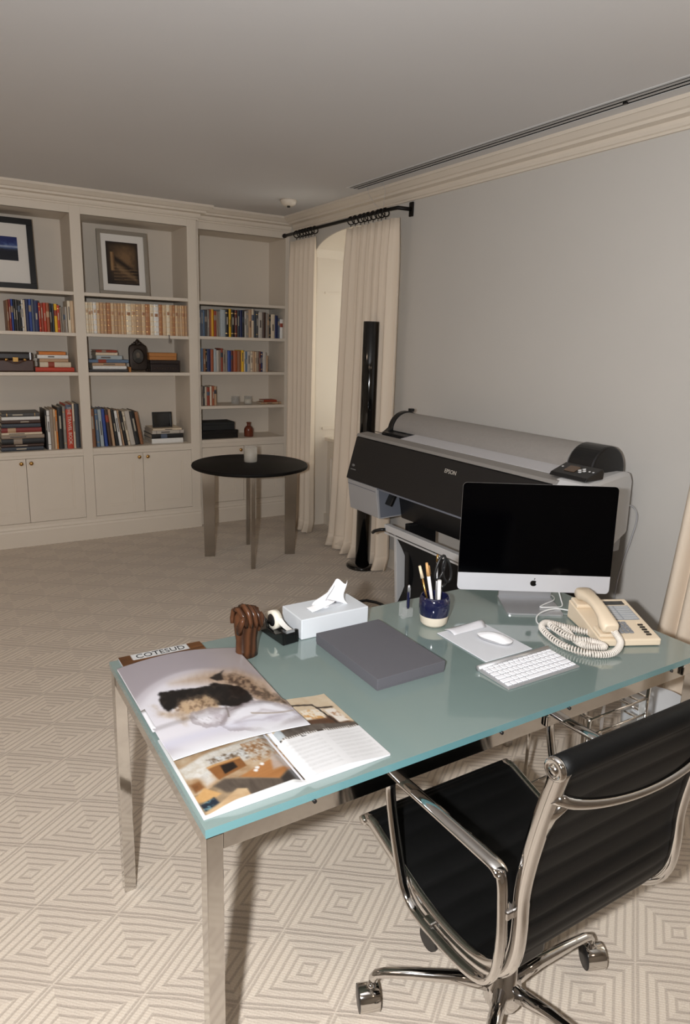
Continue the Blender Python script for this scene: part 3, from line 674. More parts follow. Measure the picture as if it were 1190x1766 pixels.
for sx, sz, r in ((0, .236, .018), (-.021, .226, .014), (.021, .226, .014), (0, .252, .009), (-.04, .215, .010), (.04, .215, .010)): cr.sphere((sx, .004, sz), r, 12, 8, (1, .45, 1))
part('crest', cr, bz, t)
ft = MB()
for sx in (-.07, .07): ft.sphere((sx, .004, .012), .011, 10, 8, (1, .7, 1))
part('foot', ft, bz, t)
beads = MB()
for k in range(28):
    a = 2*pi*k/28; beads.sphere((.049*cos(a), -.009, .122+.062*sin(a)), .0032, 6, 4)
part('beading', beads, bz, t)
def pic_oval(u, v):
    x, y = (u-.5)*2, (v-.5)*2; n = fbm(u*8, v*8)
    c = mixc((70, 66, 62), (98, 92, 84), n)
    if (x/.34)**2+((y+.15)/.42)**2 < 1: c = mixc((120, 106, 92), (150, 136, 120), n)
    if y > .25 and (x/.75)**2+((y-1.0)/.75)**2 < 1: c = (54, 50, 48)
    return c
printed('portrait', lambda u, v: (.043*(2*u-1), .002, .122-.055*(2*v-1)), pic_oval, 24, 30, t)
# boxes and small things
def lidded_box(name, label, x0, x1, y0, y1, z0, z1, m_, lid=.3, group=None, inlay=None):
    t = root(name, label, 'box', ((x0+x1)/2, y0, z0), group=group); zl = z1-(z1-z0)*lid
    part('body', MB().box(x0, x1, y0, y1, z0+.0005, zl-.001), m_, t, world=True, bevel=.002)
    part('lid', MB().box(x0-.001, x1+.001, y0-.001, y1+.001, zl, z1), m_, t, world=True, bevel=.002)
    if inlay: part('inlay', inlay, gilt, t, world=True)
    return t
dkw = mat('dark_wood', (36, 24, 22), .35, noise=.3, nscale=25, bump=.05)
tnw = stripes_mat('tan_wood', (170, 112, 62), (196, 138, 84), 30, .45, 'Z', .1)
inl = MB()
for k in range(9): inl.sphere((1.63+.022*k, 5.6788, 1.365+.012*hsh(k, 1)), .0018, 6, 4)
lidded_box('wooden_box', 'dark wooden box with pale specks under the tan box, middle bay', 1.597, 1.842, 5.68, 5.85, 1.339, 1.435, dkw, inlay=inl)
lidded_box('wooden_box', 'tan wooden box lying on the dark box in the middle bay', 1.592, 1.818, 5.69, 5.84, 1.436, 1.495, tnw, .5)
single('wooden_block', MB().rbox(1.418, 1.433, 5.66, 5.72, 1.3395, 1.380, .003), tnw, 'small orange-brown wooden block beside the oval portrait frame', 'block', loc=(1.425, 5.69, 1.339))
t = root('bookmark_tassel', 'grey ribbon bookmark hanging below the leather-bound books', 'bookmark', (1.735, 5.605, 1.635))
part('ribbon', MB().box(1.731, 1.739, 5.603, 5.6045, 1.592, 1.640).box(1.731, 1.739, 5.603, 5.64, 1.6355, 1.637), mat('grey_ribbon', (110, 100, 92), .8), t, world=True)
part('fringe', MB().box(1.728, 1.731, 5.602, 5.604, 1.576, 1.595).box(1.7335, 1.7365, 5.602, 5.604, 1.574, 1.595).box(1.739, 1.742, 5.602, 5.604, 1.577, 1.595), mat('grey_ribbon', (110, 100, 92), .8), t, world=True)
t = root('photo_frame', 'small black picture frame standing on the flat books, middle bay', 'picture frame', (1.616, 5.74, ZM3+.0022)); t.rotation_euler = (-radians(7), 0, 0)
for a, b, c, d in ((0, .166, 0, .012), (0, .166, .118, .130), (0, .012, .012, .118), (.154, .166, .012, .118)): part('frame_bar', MB().box(a, b, 0, .014, c, d), blackp, t, bevel=.001)
part('glazing', MB().box(.012, .154, .004, .010, .012, .118), blackg, t)
glassc = mat('clear_glass', (205, 208, 206), .04, spec=.8, alpha=.20)
t = root('tumbler', 'clear cut-glass tumbler, left of the two glasses in the right bay', 'glass', (2.37, 5.76, 1.05), group='glass tumblers in the right bay')
part('wall', MB().lathe([(.034, .0008), (.036, .01), (.037, .074), (.0345, .074), (.033, .012), (.001, .011)], n=24), glassc, t)
for k in range(10):
    a = 2*pi*k/10; part('cut', MB().cyl((.0365*cos(a), .0365*sin(a), .014), (.0372*cos(a+.25), .0372*sin(a+.25), .058), .0014, 5), glassc, t)
wax = mat('cream_wax', (236, 226, 206), .5, noise=.02)
t = root('candle_glass', 'glass holding a cream candle, right of the two glasses in the right bay', 'candle', (2.494, 5.76, 1.05), group='glass tumblers in the right bay')
part('wall', MB().lathe([(.036, .0008), (.038, .01), (.038, .074), (.0355, .074), (.0345, .008), (.001, .007)], n=24), glassc, t)
part('wax', MB().lathe([(.0342, .0085), (.0342, .048), (.001, .049)], n=24), wax, t)
part('wick', MB().cyl((0, 0, .048), (.001, 0, .058), .0012, 5), blackp, t)
stack([(2.608, .20, .018, 0, 'tan'), (2.635, .13, .020, 0, 'brick'), ], 5.72, 'right of the candle glass', 'flat books right of the candle glass', .12, 1.05)
lidded_box('storage_box', 'lower black storage box at the foot of the right bay', 2.045, 2.372, 5.71, 5.92, .757, .830, blackp, .35, 'black boxes in the right bay')
lidded_box('storage_box', 'upper black storage box resting on the wider one, right bay', 2.047, 2.345, 5.72, 5.91, .831, .902, mat('black_card', (30, 32, 32), .7), .35, 'black boxes in the right bay')
t = root('bottle', 'small reddish-brown glass bottle beside the black boxes', 'bottle', (2.499, 5.76, .757))
part('body', MB().lathe([(.040, .0006), (.043, .006), (.043, .062), (.040, .076), (.028, .092), (.017, .098), (.016, .118), (.021, .120), (.021, .130), (.015, .131)], n=28), mat('amber_glass', (112, 56, 38), .12, spec=.6, noise=.1, nscale=20), t)
part('mouth', MB().lathe([(.0155, .1312), (.001, .1314)], n=16), mat('sensor_dark', (40, 36, 32), .4), t)
# ================================================================== DESK
TX0, TX1, TY0, TY1, TZ = .367, 1.972, 1.052, 1.8225, .74
glass_top = mat('sea_green_glass', (116, 132, 128), .10, spec=.6, coat=.8, noise=.012, nscale=500)
glass_edge = mat('glass_edge', (98, 140, 144), .15, spec=.6, coat=.6)
desk = root('desk', 'long desk with a sea-green glass top on square chrome legs', 'desk', (1.17, 1.437, 0))
gt = part('glass_top', MB().box(TX0, TX1, TY0, TY1, TZ-.010, TZ), [glass_top, glass_edge], desk, world=True)
for p in gt.data.polygons:
    if abs(p.normal.z) < .5: p.material_index = 1
gt2 = part('glass_underlayer', MB().box(TX0+.001, TX1-.001, TY0+.001, TY1-.001, TZ-.0195, TZ-.0102), [glass_top, glass_edge], desk, world=True)
for p in gt2.data.polygons:
    if abs(p.normal.z) < .5: p.material_index = 1
LG, AZ0, AZ1 = .034, .680, .718
for x in (TX0+.003, TX1-LG-.003):
    for y in (TY0+.003, TY1-LG-.003):
        part('leg', MB().box(x, x+LG, y, y+LG, 0, AZ1), chrome, desk, world=True, bevel=.0015)
for y in (TY0+.006, TY1-.036): part('apron', MB().box(TX0+LG+.004, TX1-LG-.004, y, y+.03, AZ0, AZ1), chrome, desk, world=True, bevel=.001)
for x in (TX0+.006, TX1-.036): part('apron', MB().box(x, x+.03, TY0+LG+.004, TY1-LG-.004, AZ0, AZ1), chrome, desk, world=True, bevel=.001)
for x, y in ((.60, TY0-.0005), (1.12, TY0-.0005), (1.36, TY0-.0005), (1.80, TY0-.0005)):
    part('glass_spacer', MB().lathe([(.0045, -.002), (.0045, .004), (.001, .0041)], (x, y, TZ-.0225), 10, 'y'), blackp, desk, world=True)
for x in (1.28, 1.86): part('chrome_clip', MB().rbox(x-.006, x+.006, TY0-.004, TY0+.008, TZ-.052, TZ-.022, .003), chrome, desk, world=True)

# ------------------------------------------------------------------ magazines
def page_fn(x0, x1, y0, y1, z0, bulge):
    # u: left->right, v: far->near
    def fn(u, v): return (x0+(x1-x0)*u, y1+(y0-y1)*v, z0+bulge(u, v))
    return fn
# the closed magazine whose masthead shows at the back
t = root('magazine', 'closed brown-covered magazine with a white masthead, under the wolf picture', 'magazine', (.51, 1.66, TZ), group='magazines on the desk')
MR = radians(-1.5)
part('pages', MB().box(.392, .628, 1.522, 1.819, TZ+.0005, TZ+.0075), whitep, t, world=True)
def cov(u, v):
    n = fbm(u*3, v*30); c = mixc((70, 42, 22), (150, 96, 50), n)
    if .14 < u < .83 and v < .12: c = (228, 228, 226)
    return c
printed('cover', page_fn(.391, .629, 1.521, 1.820, TZ+.0082, lambda u, v: 0), cov, 60, 80, t, world=True)
tm = text_mb('COTESUD', .033, .0002); tm.xf(Matrix.Translation((.507, 1.8015, TZ+.0086)) @ Matrix.Diagonal((.95, 1.05, 1, 1)))
part('masthead', tm, blackp, t, world=True)
# open magazine with the room photograph and the text page
t = root('magazine', 'open magazine showing a living-room photograph and a text page, near the desk corner', 'magazine', (.585, 1.22, TZ), group='magazines on the desk')
SX = .597
zl = lambda u, v: .0125*sstep(0, .35, u)*(1-.9*sstep(.86, 1, u))+.003*u
zr = lambda u, v: .0128*(1-sstep(.38, 1.0, u))*(sstep(0, .10, u))+.0035
XL0, XR1, MY0, MY1 = .374, .806, 1.078, 1.378
def block(x0, x1, zf):
    n = 14; mb = MB(); top = [(x0+(x1-x0)*k/n, TZ+.001+max(.0012, zf(k/n, 0))) for k in range(n+1)]
    poly = [(x0, TZ+.0005)]+top+[(x1, TZ+.0005)]
    return mb.prism(poly, 'y', MY0+.001, MY1-.001)
part('left_pages', block(XL0, SX-.0003, zl), whitep, t, world=True)
part('right_pages', block(SX+.0003, XR1, zr), whitep, t, world=True)
def sdp(u, v, poly):
    """signed distance to a polygon, negative inside"""
    d = 9; ins = False; n = len(poly); j = n-1
    for i in range(n):
        x0, y0 = poly[j]; x1, y1 = poly[i]; ex, ey = x1-x0, y1-y0
        t_ = max(0, min(1, ((u-x0)*ex+(v-y0)*ey)/(ex*ex+ey*ey+1e-12))); dx, dy = u-x0-ex*t_, v-y0-ey*t_
        d = min(d, dx*dx+dy*dy)
        if (y0 > v) != (y1 > v) and u < (x1-x0)*(v-y0)/(y1-y0)+x0: ins = not ins
        j = i
    d = sqrt(d); return -d if ins else d
def lay(c, col, u, v, poly, soft=.012, k=1.0, wob=0):
    d = sdp(u, v, poly)+(wob*(fbm(u*26, v*26)-.5) if wob else 0)
    return mixc(c, col, k*(1-sstep(-soft, soft, d)))
R_ = dict(
WALL=[(0.027,0.427),(0.332,0.393),(0.789,0.38),(1.072,0.347),(0.969,0.57),(0.61,0.613),(0.215,0.63),(0.04,0.557)],
SHELF=[(0.291,0.47),(0.552,0.467),(0.874,0.447),(0.937,0.557),(0.848,0.63),(0.623,0.593),(0.592,0.54),(0.3,0.527)],
FIRE=[(0.247,0.543),(0.578,0.543),(0.587,0.67),(0.283,0.72)], FIN=[(0.368,0.58),(0.498,0.58),(0.502,0.653),(0.359,0.683)],
TABLE=[(0.457,0.76),(0.628,0.723),(0.812,0.683),(0.982,0.803),(0.78,0.91)], TEND=[(0.852,0.62),(0.978,0.657),(1.004,0.8),(0.78,0.80)],
DARK=[(0.78,0.91),(0.991,0.807),(0.996,0.96),(0.78,0.98)], RUG=[(0.211,0.747),(0.332,0.727),(0.753,0.9),(0.825,0.977),(0.466,0.99),(0.426,0.93),(0.278,0.867)],
CUSH=[(0.022,0.773),(0.139,0.72),(0.238,0.853),(0.152,0.86),(0.022,0.83)], BLUE=[(0.036,0.857),(0.17,0.847),(0.184,0.92),(0.045,0.937)],
ARM=[(0.04,0.94),(0.184,0.93),(0.314,0.893),(0.381,0.867),(0.457,0.897),(0.453,0.975),(0.04,0.985)], POT=[(0.045,0.633),(0.135,0.633),(0.148,0.723),(0.054,0.73)])
def room_photo(u, v):
    if u < .028 or v > .972: return (238, 238, 236)
    n = fbm(u*12, v*14); g = fbm(u*34, v*34)
    c = mixc((120, 98, 74), (176, 152, 120), n)
    if v < .75: c = mixc((150, 112, 74), (214, 198, 172), fbm(u*9, v*11))
    c = lay(c, mixc((226, 224, 220), (186, 176, 158), g), u, v, R_['WALL'], .02)
    c = lay(c, mixc((96, 74, 52), (206, 208, 206), sstep(.25, .75, g)), u, v, R_['SHELF'], .015, .9, .05)
    if u > .66 and .40 < v < .66: c = mixc(c, mixc((150, 100, 56), (196, 190, 176), sstep(.3, .75, g)), .7)
    c = lay(c, mixc((70, 60, 52), (104, 92, 80), fbm(u*40, v*10)), u, v, R_['RUG'], .02)
    c = lay(c, mixc((150, 98, 52), (120, 76, 40), n), u, v, R_['FIRE'], .008)
    c = lay(c, (196, 152, 100), u, v, [(.247, .543), (.578, .543), (.575, .565), (.25, .565)], .008)
    c = lay(c, (30, 22, 18), u, v, R_['FIN'], .008)
    c = lay(c, mixc((156, 102, 56), (186, 130, 78), fbm(u*4+v*30, v*12)), u, v, R_['TABLE'], .010)
    c = lay(c, mixc((196, 192, 200), (170, 150, 130), n), u, v, R_['TEND'], .02, .8)
    c = lay(c, (52, 46, 42), u, v, R_['DARK'], .02)
    for x, y in ((.66, .725), (.72, .705), (.63, .75)): c = mixc(c, (236, 234, 230), 1-sstep(.016, .024, sqrt((u-x)**2+((v-y)*1.3)**2)))
    c = lay(c, mixc((140, 92, 50), (104, 66, 36), g), u, v, R_['POT'], .02)
    c = lay(c, mixc((220, 218, 214), (180, 176, 170), g), u, v, [(.15, .60), (.24, .58), (.26, .70), (.17, .72)], .03, .8)
    c = lay(c, mixc((206, 164, 108), (190, 146, 92), g), u, v, R_['CUSH'], .012)
    c = lay(c, mixc((30, 40, 52), (110, 150, 156), sstep(.5, .8, g)), u, v, R_['BLUE'], .012)
    c = lay(c, mixc((222, 196, 156), (166, 130, 92), fbm(u*7+2, v*22)), u, v, R_['ARM'], .012)
    return c
printed('left_page', page_fn(XL0, SX, MY0, MY1, TZ+.0018, lambda u, v: max(.0012, zl(u, v))), room_photo, 90, 110, t, world=True, coat=.15)
def right_photo(u, v):
    vb = .505+.045*u
    if v > vb+.012:
        c = (236, 235, 235)
        uu = (u*2) % 1; row_ = (v*70) % 1
        if vb+.05 < v < .95 and .09 < uu < .93 and row_ < .5: c = mixc((221, 220, 220), (232, 231, 231), hsh(floor(uu*34), floor(v*70)))
        if vb+.015 < v < vb+.028 and .28 < u < .34: c = (60, 56, 54)
        return c
    if v > vb-.012: return (60, 50, 42) if (u*36) % 1 < .55 else (226, 220, 212)
    n = fbm(u*9, v*9); g = fbm(u*26, v*26); c = mixc((226, 212, 188), (204, 178, 144), n)
    c = lay(c, mixc((112, 72, 42), (70, 46, 32), g), u, v, [(.45, .36), (.80, .34), (.99, .50), (.0, .47), (.05, .42)], .02)
    c = lay(c, mixc((214, 160, 92), (244, 234, 216), sstep(.4, .6, g)), u, v, [(.50, .21), (.78, .22), (.73, .37), (.48, .36)], .015)
    c = lay(c, mixc((240, 232, 220), (160, 104, 58), sstep(.55, .75, g)), u, v, [(.80, .24), (.93, .24), (.96, .46), (.83, .46)], .012)
    for p, q in (((.45, .11), (.72, .145)), ((.72, .145), (.75, .24)), ((.75, .24), (.80, .48)), ((.75, .20), (.93, .22))):
        ex, ey = q[0]-p[0], q[1]-p[1]; t_ = max(0, min(1, ((u-p[0])*ex+(v-p[1])*ey)/(ex*ex+ey*ey)))
        c = mixc(c, (46, 36, 30), 1-sstep(.008, .018, sqrt((u-p[0]-ex*t_)**2+(v-p[1]-ey*t_)**2)))
    c = lay(c, mixc((120, 112, 104), (74, 64, 56), fbm(u*30, v*10)), u, v, [(-.02, .43), (.30, .40), (.62, .44), (1.02, .50), (1.02, .57), (-.02, .53)], .015)
    if u < .12 and v > .38: c = (190, 196, 198)
    return c
printed('right_page', page_fn(SX, XR1, MY0, MY1, TZ+.0018, lambda u, v: max(.0012, zr(u, v))), right_photo, 70, 90, t, world=True, coat=.15)
# the large page with the wolf picture
t = root('magazine', 'large-format magazine open at a picture of a sleeping wolf in snow', 'magazine', (.53, 1.48, TZ), group='magazines on the desk')
WF = dict(
MUZ=[(0.172,0.396),(0.194,0.384),(0.314,0.406),(0.44,0.435),(0.542,0.433),(0.591,0.408),(0.649,0.447),(0.745,0.486),(0.797,0.557),(0.791,0.635),(0.769,0.667),(0.677,0.722),(0.594,0.684),(0.529,0.651),(0.449,0.649),(0.403,0.606),(0.348,0.529),(0.289,0.537),(0.237,0.565),(0.166,0.578),(0.142,0.541),(0.148,0.457)],
TAN=[(0.36,0.527),(0.471,0.524),(0.532,0.606),(0.511,0.688),(0.369,0.708),(0.255,0.633),(0.209,0.585),(0.283,0.524)],
EAR=[(0.594,0.361),(0.742,0.292),(0.689,0.351),(0.686,0.402),(0.628,0.402)],
FUR=[(0.60,0.365),(0.711,0.345),(0.843,0.376),(0.929,0.53),(1.01,0.70),(1.01,0.80),(0.911,0.729),(0.806,0.643),(0.791,0.553),(0.692,0.422)],
JAW=[(0.089,0.494),(0.12,0.561),(0.194,0.596),(0.311,0.553),(0.394,0.602),(0.305,0.663),(0.225,0.722),(0.169,0.651),(0.105,0.592)],
BLK=[(0.766,0.657),(0.843,0.676),(0.957,0.784),(1.01,0.90),(0.714,1.0),(0.443,0.888),(0.425,0.831),(0.569,0.722)],
PAW=[(0.295,0.659),(0.422,0.649),(0.566,0.684),(0.634,0.708),(0.538,0.729),(0.437,0.833),(0.329,0.812),(0.265,0.745)])
def wolf(u, v):
    n = fbm(u*8, v*8); f = fbm(u*46+v*24, v*16); h_ = fbm(u*20-v*14, u*30+v*34)
    r = sqrt(((u-.45)/.62)**2+((v-.66)/.44)**2)
    c = mixc((234, 230, 236), (172, 163, 168), sstep(.78, 1.05, r))                                    # snow hollow
    c = mixc(c, (214, 206, 214), .5*(1-sstep(.02, .07, abs(r-.92))))
    c = mixc(c, (190, 178, 172), .55*sstep(.55, .95, u)*(1-sstep(.25, .45, v)))
    c = lay(c, mixc((206, 180, 156), (168, 138, 108), f), u, v, [(.30, .33), (.60, .28), (.85, .30), (1.01, .46), (1.01, .76), (.80, .64), (.55, .42)], .07, .85)
    c = lay(c, mixc((84, 66, 54), (168, 140, 114), sstep(.3, .75, h_)), u, v, WF['FUR'], .035, .95, .06)
    c = lay(c, mixc((212, 188, 158), (150, 122, 96), h_), u, v, WF['JAW'], .05, .8, .06)
    c = lay(c, mixc((18, 15, 15), (52, 42, 36), sstep(.5, .9, h_)), u, v, WF['MUZ'], .012, 1, .03)
    c = lay(c, mixc((204, 174, 138), (120, 94, 72), sstep(.4, .8, h_)), u, v, WF['TAN'], .028, .9, .05)
    c = lay(c, (34, 28, 26), u, v, WF['EAR'], .012, .95, .02)
    c = lay(c, mixc((240, 237, 242), (196, 186, 192), sstep(.45, .8, fbm(u*10+v*5, v*9))), u, v, WF['PAW'], .03, .95, .04)
    c = lay(c, mixc((242, 240, 246), (208, 200, 208), sstep(.4, .8, fbm(u*6, v*7+3))), u, v, WF['BLK'], .02, 1, .03)
    for nm in ('PAW', 'BLK'):
        e_ = sdp(u, v, WF[nm])+.03*(fbm(u*26, v*26)-.5)
        if e_ < .01: c = mixc(c, (150, 138, 140), (1-sstep(.0, .045, abs(e_)))*.55)
    # folds and fur streaks
    c = mixc(c, (170, 158, 162), (1-sstep(.0, .02, abs(sdp(u, v, WF['BLK'])+.09+.03*sin(11*u))))*.35*(1 if sdp(u, v, WF['BLK']) < 0 else 0))
    if sdp(u, v, WF['PAW']) < 0: c = mixc(c, (126, 112, 108), .45*sstep(.62, .85, fbm(u*60-v*30, v*22+u*14)))
    d = abs(v-(.80+.10*(u-.8)+.02*sin(9*u)))
    if u > .68: c = mixc(c, (168, 152, 134), (1-sstep(.004, .012, d))*.7)
    if .44 < u < .58: c = mixc(c, (120, 108, 100), (1-sstep(.003, .010, abs(u-.56+.35*(v-.66))))*.6*(.66 < v < .78))
    c = mixc(c, (222, 222, 242), sstep(.80, .86, v)*(1-sstep(.86, .95, v))*.55*(1-u*.6))
    c = mixc(c, (240, 240, 244), sstep(.90, .99, v)*.9)
    return c
def wolf_surf(u, v):
    curl = .016*sin(pi*min(1, u*1.02))*(.55+.45*(1-v))+.006
    lift = .010*sstep(.80, 1, v)
    xr = .690+.012*(1-v)-.02*sstep(0, .25, .25-v)*4*.0
    x = .371+(xr-.371)*u
    y = 1.742-.025*u*u+(1.252-1.742+.01*u)*v
    return (x, y, TZ+.0092+.0085*sstep(.66, .735, v)+curl*.9*(1-.35*v)*(1-.35*sstep(.66, .735, v))+lift*.6)
printed('wolf_page', wolf_surf, wolf, 130, 180, t, world=True, thick=.0008, coat=.25)
def under_surf(u, v):
    p = wolf_surf(u, v*.70); return (p[0]-.001, p[1]+.001, TZ+.0105+(p[2]-TZ-.0105)*.45)
part('page_block', MB().grid(under_surf, 30, 30), whitep, t, world=True, solid=.004)
part('folded_corner', MB().grid(lambda u, v: (.3685+.010*u, 1.50-.10*v, TZ+.0135+.003*u), 2, 6), whitep, t, world=True, solid=.001)

# ------------------------------------------------------------------ carved wooden hands
wood = stripes_mat('carved_wood', (50, 31, 20), (86, 54, 35), 14, .26, 'X', .08)
t = root('hand_sculpture', 'carved dark wood sculpture of two clasped hands standing on the desk', 'sculpture', (.722, 1.684, TZ), rz=radians(8))
fm = MB()   # forearms rising from the base
def oval(cx, cy, z, a, b, n=28, lobes=.0):
    return [(cx+a*cos(2*pi*k/n)*(1-lobes*abs(sin(2*pi*k/n))**8), cy+b*sin(2*pi*k/n), z) for k in range(n)]
fm.loft([oval(0, 0, .0005, .035, .026, lobes=.25), oval(0, 0, .02, .033, .025, lobes=.25), oval(0, 0, .05, .032, .024, lobes=.2), oval(0, 0, .075, .036, .026, lobes=.1), oval(0, -.001, .10, .039, .028), oval(0, -.001, .125, .036, .026), oval(0, 0, .142, .026, .020), oval(0, 0, .150, .012, .010)], True, True)
part('wrists_and_palms', fm, wood, t)
for k in range(4):
    x = -.026+.0165*k
    fg = MB().tube([(x-.004, .012, .148-.004*abs(k-1)), (x-.001, -.006, .154-.006*abs(k-1)), (x+.002, -.024, .140-.006*abs(k-1)), (x+.006, -.030, .118-.004*k), (x+.009, -.028, .100-.003*k)], [.0075, .0088, .0086, .0078, .0058], 10)
    part('finger', fg, wood, t)
for k in range(4):
    x = -.024+.0165*k
    fg = MB().tube([(x+.004, -.010, .146-.004*abs(k-1)), (x, .008, .150-.006*abs(k-1)), (x-.002, .025, .136-.005*k), (x-.005, .029, .112-.003*k), (x-.007, .026, .098)], [.0072, .0084, .0082, .0074, .0055], 10)
    part('finger', fg, wood, t)
part('thumb', MB().tube([(-.030, -.012, .080), (-.036, -.022, .100), (-.032, -.030, .120), (-.024, -.031, .134)], [.009, .0098, .009, .0065], 10), wood, t)
part('thumb', MB().tube([(.030, -.010, .076), (.040, -.016, .096), (.040, -.020, .116), (.033, -.020, .130)], [.009, .010, .009, .0065], 10), wood, t)

# ------------------------------------------------------------------ tape dispenser
t = root('tape_dispenser', 'black tape dispenser with a white tape roll beside the tissue box', 'tape dispenser', (.862, 1.755, TZ), rz=radians(-84))
prof = [(-.075, .001), (-.078, .02), (-.072, .046), (-.055, .052), (-.035, .044), (-.030, .026), (.020, .022), (.034, .030), (.052, .040), (.062, .040), (.066, .001)]
part('body', MB().prism([(x, z) for x, z in prof], 'y', -.028, -.018).prism([(x, z) for x, z in prof], 'y', .018, .028).prism([(-.075, .001), (-.077, .018), (.02, .020), (.045, .034), (.062, .036), (.066, .001)], 'y', -.018, .018), blackg, t, bevel=.002)
roll = MB()
for r0, r1 in ((.020, .030),):
    roll.lathe([(r0, -.011), (r1, -.011), (r1, .011), (r0, .011)], (-.030, 0, .046), 32, 'y', cap=False)
part('tape_roll', roll, mat('tape_white', (226, 220, 204), .35, spec=.6), t)
part('hub', MB().lathe([(.001, -.0125), (.019, -.0125), (.019, .0125), (.001, .0125)], (-.030, 0, .046), 24, 'y'), blackp, t)
part('tape_strip', MB().grid(lambda u, v: (-.030+.090*u, -.010+.020*v, .0755-.032*u-.010*sin(pi*u)), 10, 2), mat('tape_clear', (232, 230, 224), .2, spec=.6), t)
part('cutter', MB().box(.058, .064, -.014, .014, .036, .044), satin, t)

# ------------------------------------------------------------------ tissue box
t = root('tissue_box', 'pale grey tissue box with a white tissue pulled up', 'tissue box', (1.03, 1.765, TZ), rz=radians(.5))
part('carton', MB().rbox(-.122, .122, -.066, .066, .0005, .066, .003), mat('pale_card', (206, 210, 214), .55, noise=.02), t)
part('slot_rim', MB().lathe([(.001, .0662), (.05, .0662), (.05, .0668), (.001, .0669)], n=32).xf(Matrix.Diagonal((1.35, .42, 1, 1))), mat('slot_film', (190, 192, 196), .3), t)
def tis(u, v):
    a = (u-.5)*2
    x = .018+.058*a*(1-.45*v)+.026*v*v-.010*sin(5*v)
    y = .018*sin(4.2*a+2*v)*(1-.15*v)+.012*v
    z = .064+.070*v*(1-.22*a*a)+.007*sin(7*a+1)*v+.012*max(0, a)*v
    return (x, y, z)
tissue_m = mat('tissue', (244, 244, 246), .8, sheen=.2)
tp = part('tissue', MB().grid(tis, 22, 16), tissue_m, t, solid=.0008)
part('tissue_fold', MB().grid(lambda u, v: (-.065+.075*u, -.030+.040*v-.012*u, .0685+.004*sin(3*u)+.026*u*u*(1-v*.3)), 10, 8), tissue_m, t, solid=.0008)

# ------------------------------------------------------------------ grey presentation box
t = root('presentation_box', 'flat dark grey cloth-covered box lying on the glass desk', 'box', (1.053, 1.495, TZ), rz=radians(.4))
clothg = mat('grey_bookcloth', (86, 85, 90), .85, noise=.06, nscale=400, bump=.2, bscale=600)
part('lid', MB().box(-.1145, .1145, -.1645, .1645, .006, .034), clothg, t, bevel=.0012)
part('tray', MB().box(-.113, .113, -.163, .163, .0004, .0062), clothg, t)

# ------------------------------------------------------------------ pen in clear stand, brush cup
navyg = mat('navy_glaze', (26, 28, 58), .12, coat=.4)
t = root('pen_stand', 'clear acrylic stand holding a dark blue pen beside the brush cup', 'pen stand', (1.312, 1.70, TZ))
part('base_block', MB().rbox(-.014, .014, -.012, .012, .0005, .030, .002), glassc, t)
part('back_plate', MB().rbox(-.024, .010, .014, .018, .0005, .048, .001), glassc, t)
part('cube_foot', MB().rbox(-.030, -.016, -.014, .000, .0005, .014, .001), glassc, t)
pn = part('pen', MB().lathe([(.0035, .028), (.0055, .034), (.0058, .085), (.0052, .088)], n=14), navyg, t)
part('pen_cap', MB().lathe([(.0046, .088), (.0046, .108), (.002, .112)], n=14), satin, pn)
part('clip', MB().box(-.0012, .0012, -.0075, -.0060, .070, .104), satin, pn)
cupx, cupy = 1.352, 1.612
t = root('brush_cup', 'round cup with navy glaze above a cream foot, full of brushes', 'cup', (cupx, cupy, TZ))
part('glazed_wall', MB().lathe([(.0475, .036), (.0505, .055), (.0500, .085), (.0460, .099), (.0430, .1005), (.0415, .098), (.045, .080), (.045, .038)], n=40, cap=False), navyg, t)
part('cream_foot', MB().lathe([(.001, .0006), (.036, .0008), (.0435, .010), (.0470, .035), (.0475, .0362), (.0448, .0364), (.040, .014), (.001, .012)], n=40), mat('bisque', (228, 216, 196), .5, noise=.03), t)
def stick(name, label, cat, path, r, mats, extra=None):
    o = root(name, label, cat, (cupx+path[0][0], cupy+path[0][1], TZ+path[0][2]))
    mbs = MB().tube([(cupx+p[0], cupy+p[1], TZ+p[2]) for p in path], r, 10)
    part('handle', mbs, mats, o, world=True)
    if extra:
        nm, pp, rr, mm = extra; part(nm, MB().tube([(cupx+p[0], cupy+p[1], TZ+p[2]) for p in pp], rr, 10), mm, o, world=True)
    return o
bris = mat('bristle_tan', (206, 160, 104), .7, noise=.2, nscale=200)
wht = mat('white_lacquer', (232, 230, 228), .3)
stick('paint_brush', 'paint brush with a pale tip, leftmost in the navy cup', 'brush', [(-.01, .0, .016), (-.052, .006, .165)], [.003, .0036], brass, ('tip', [(-.052, .006, .165), (-.064, .008, .206)], [.0058, .0042], mat('bristle_cream', (232, 214, 182), .7)))
stick('paint_brush', 'white-handled paint brush with a brown tip in the navy cup', 'brush', [(.0, -.005, .016), (-.034, -.002, .172)], [.0045, .0058], wht, ('tip', [(-.034, -.002, .172), (-.044, -.001, .216)], [.0068, .0040], bris))
stick('paint_brush', 'short white-handled paint brush in front of the others in the cup', 'brush', [(.006, -.016, .016), (-.004, -.022, .158)], [.0055, .0062], wht)
stick('paint_brush', 'thin dark paint brush with a tan tip in the navy cup', 'brush', [(.004, .012, .016), (-.012, .020, .168)], [.003, .0034], blackp, ('tip', [(-.012, .020, .168), (-.016, .022, .196)], [.0052, .003], bris))
stick('pencil', 'metal pen standing upright near the right of the navy cup', 'pen', [(.014, .008, .016), (.012, .014, .222)], [.0034, .0034], satin, ('cap', [(.012, .014, .206), (.012, .0145, .232)], [.0044, .003], brass))
o = root('scissors', 'black-handled scissors standing in the navy cup', 'scissors', (cupx+.024, cupy, TZ+.016))
part('blade', MB().box(cupx+.016, cupx+.026, cupy-.001, cupy+.001, TZ+.016, TZ+.13), satin, o, world=True)
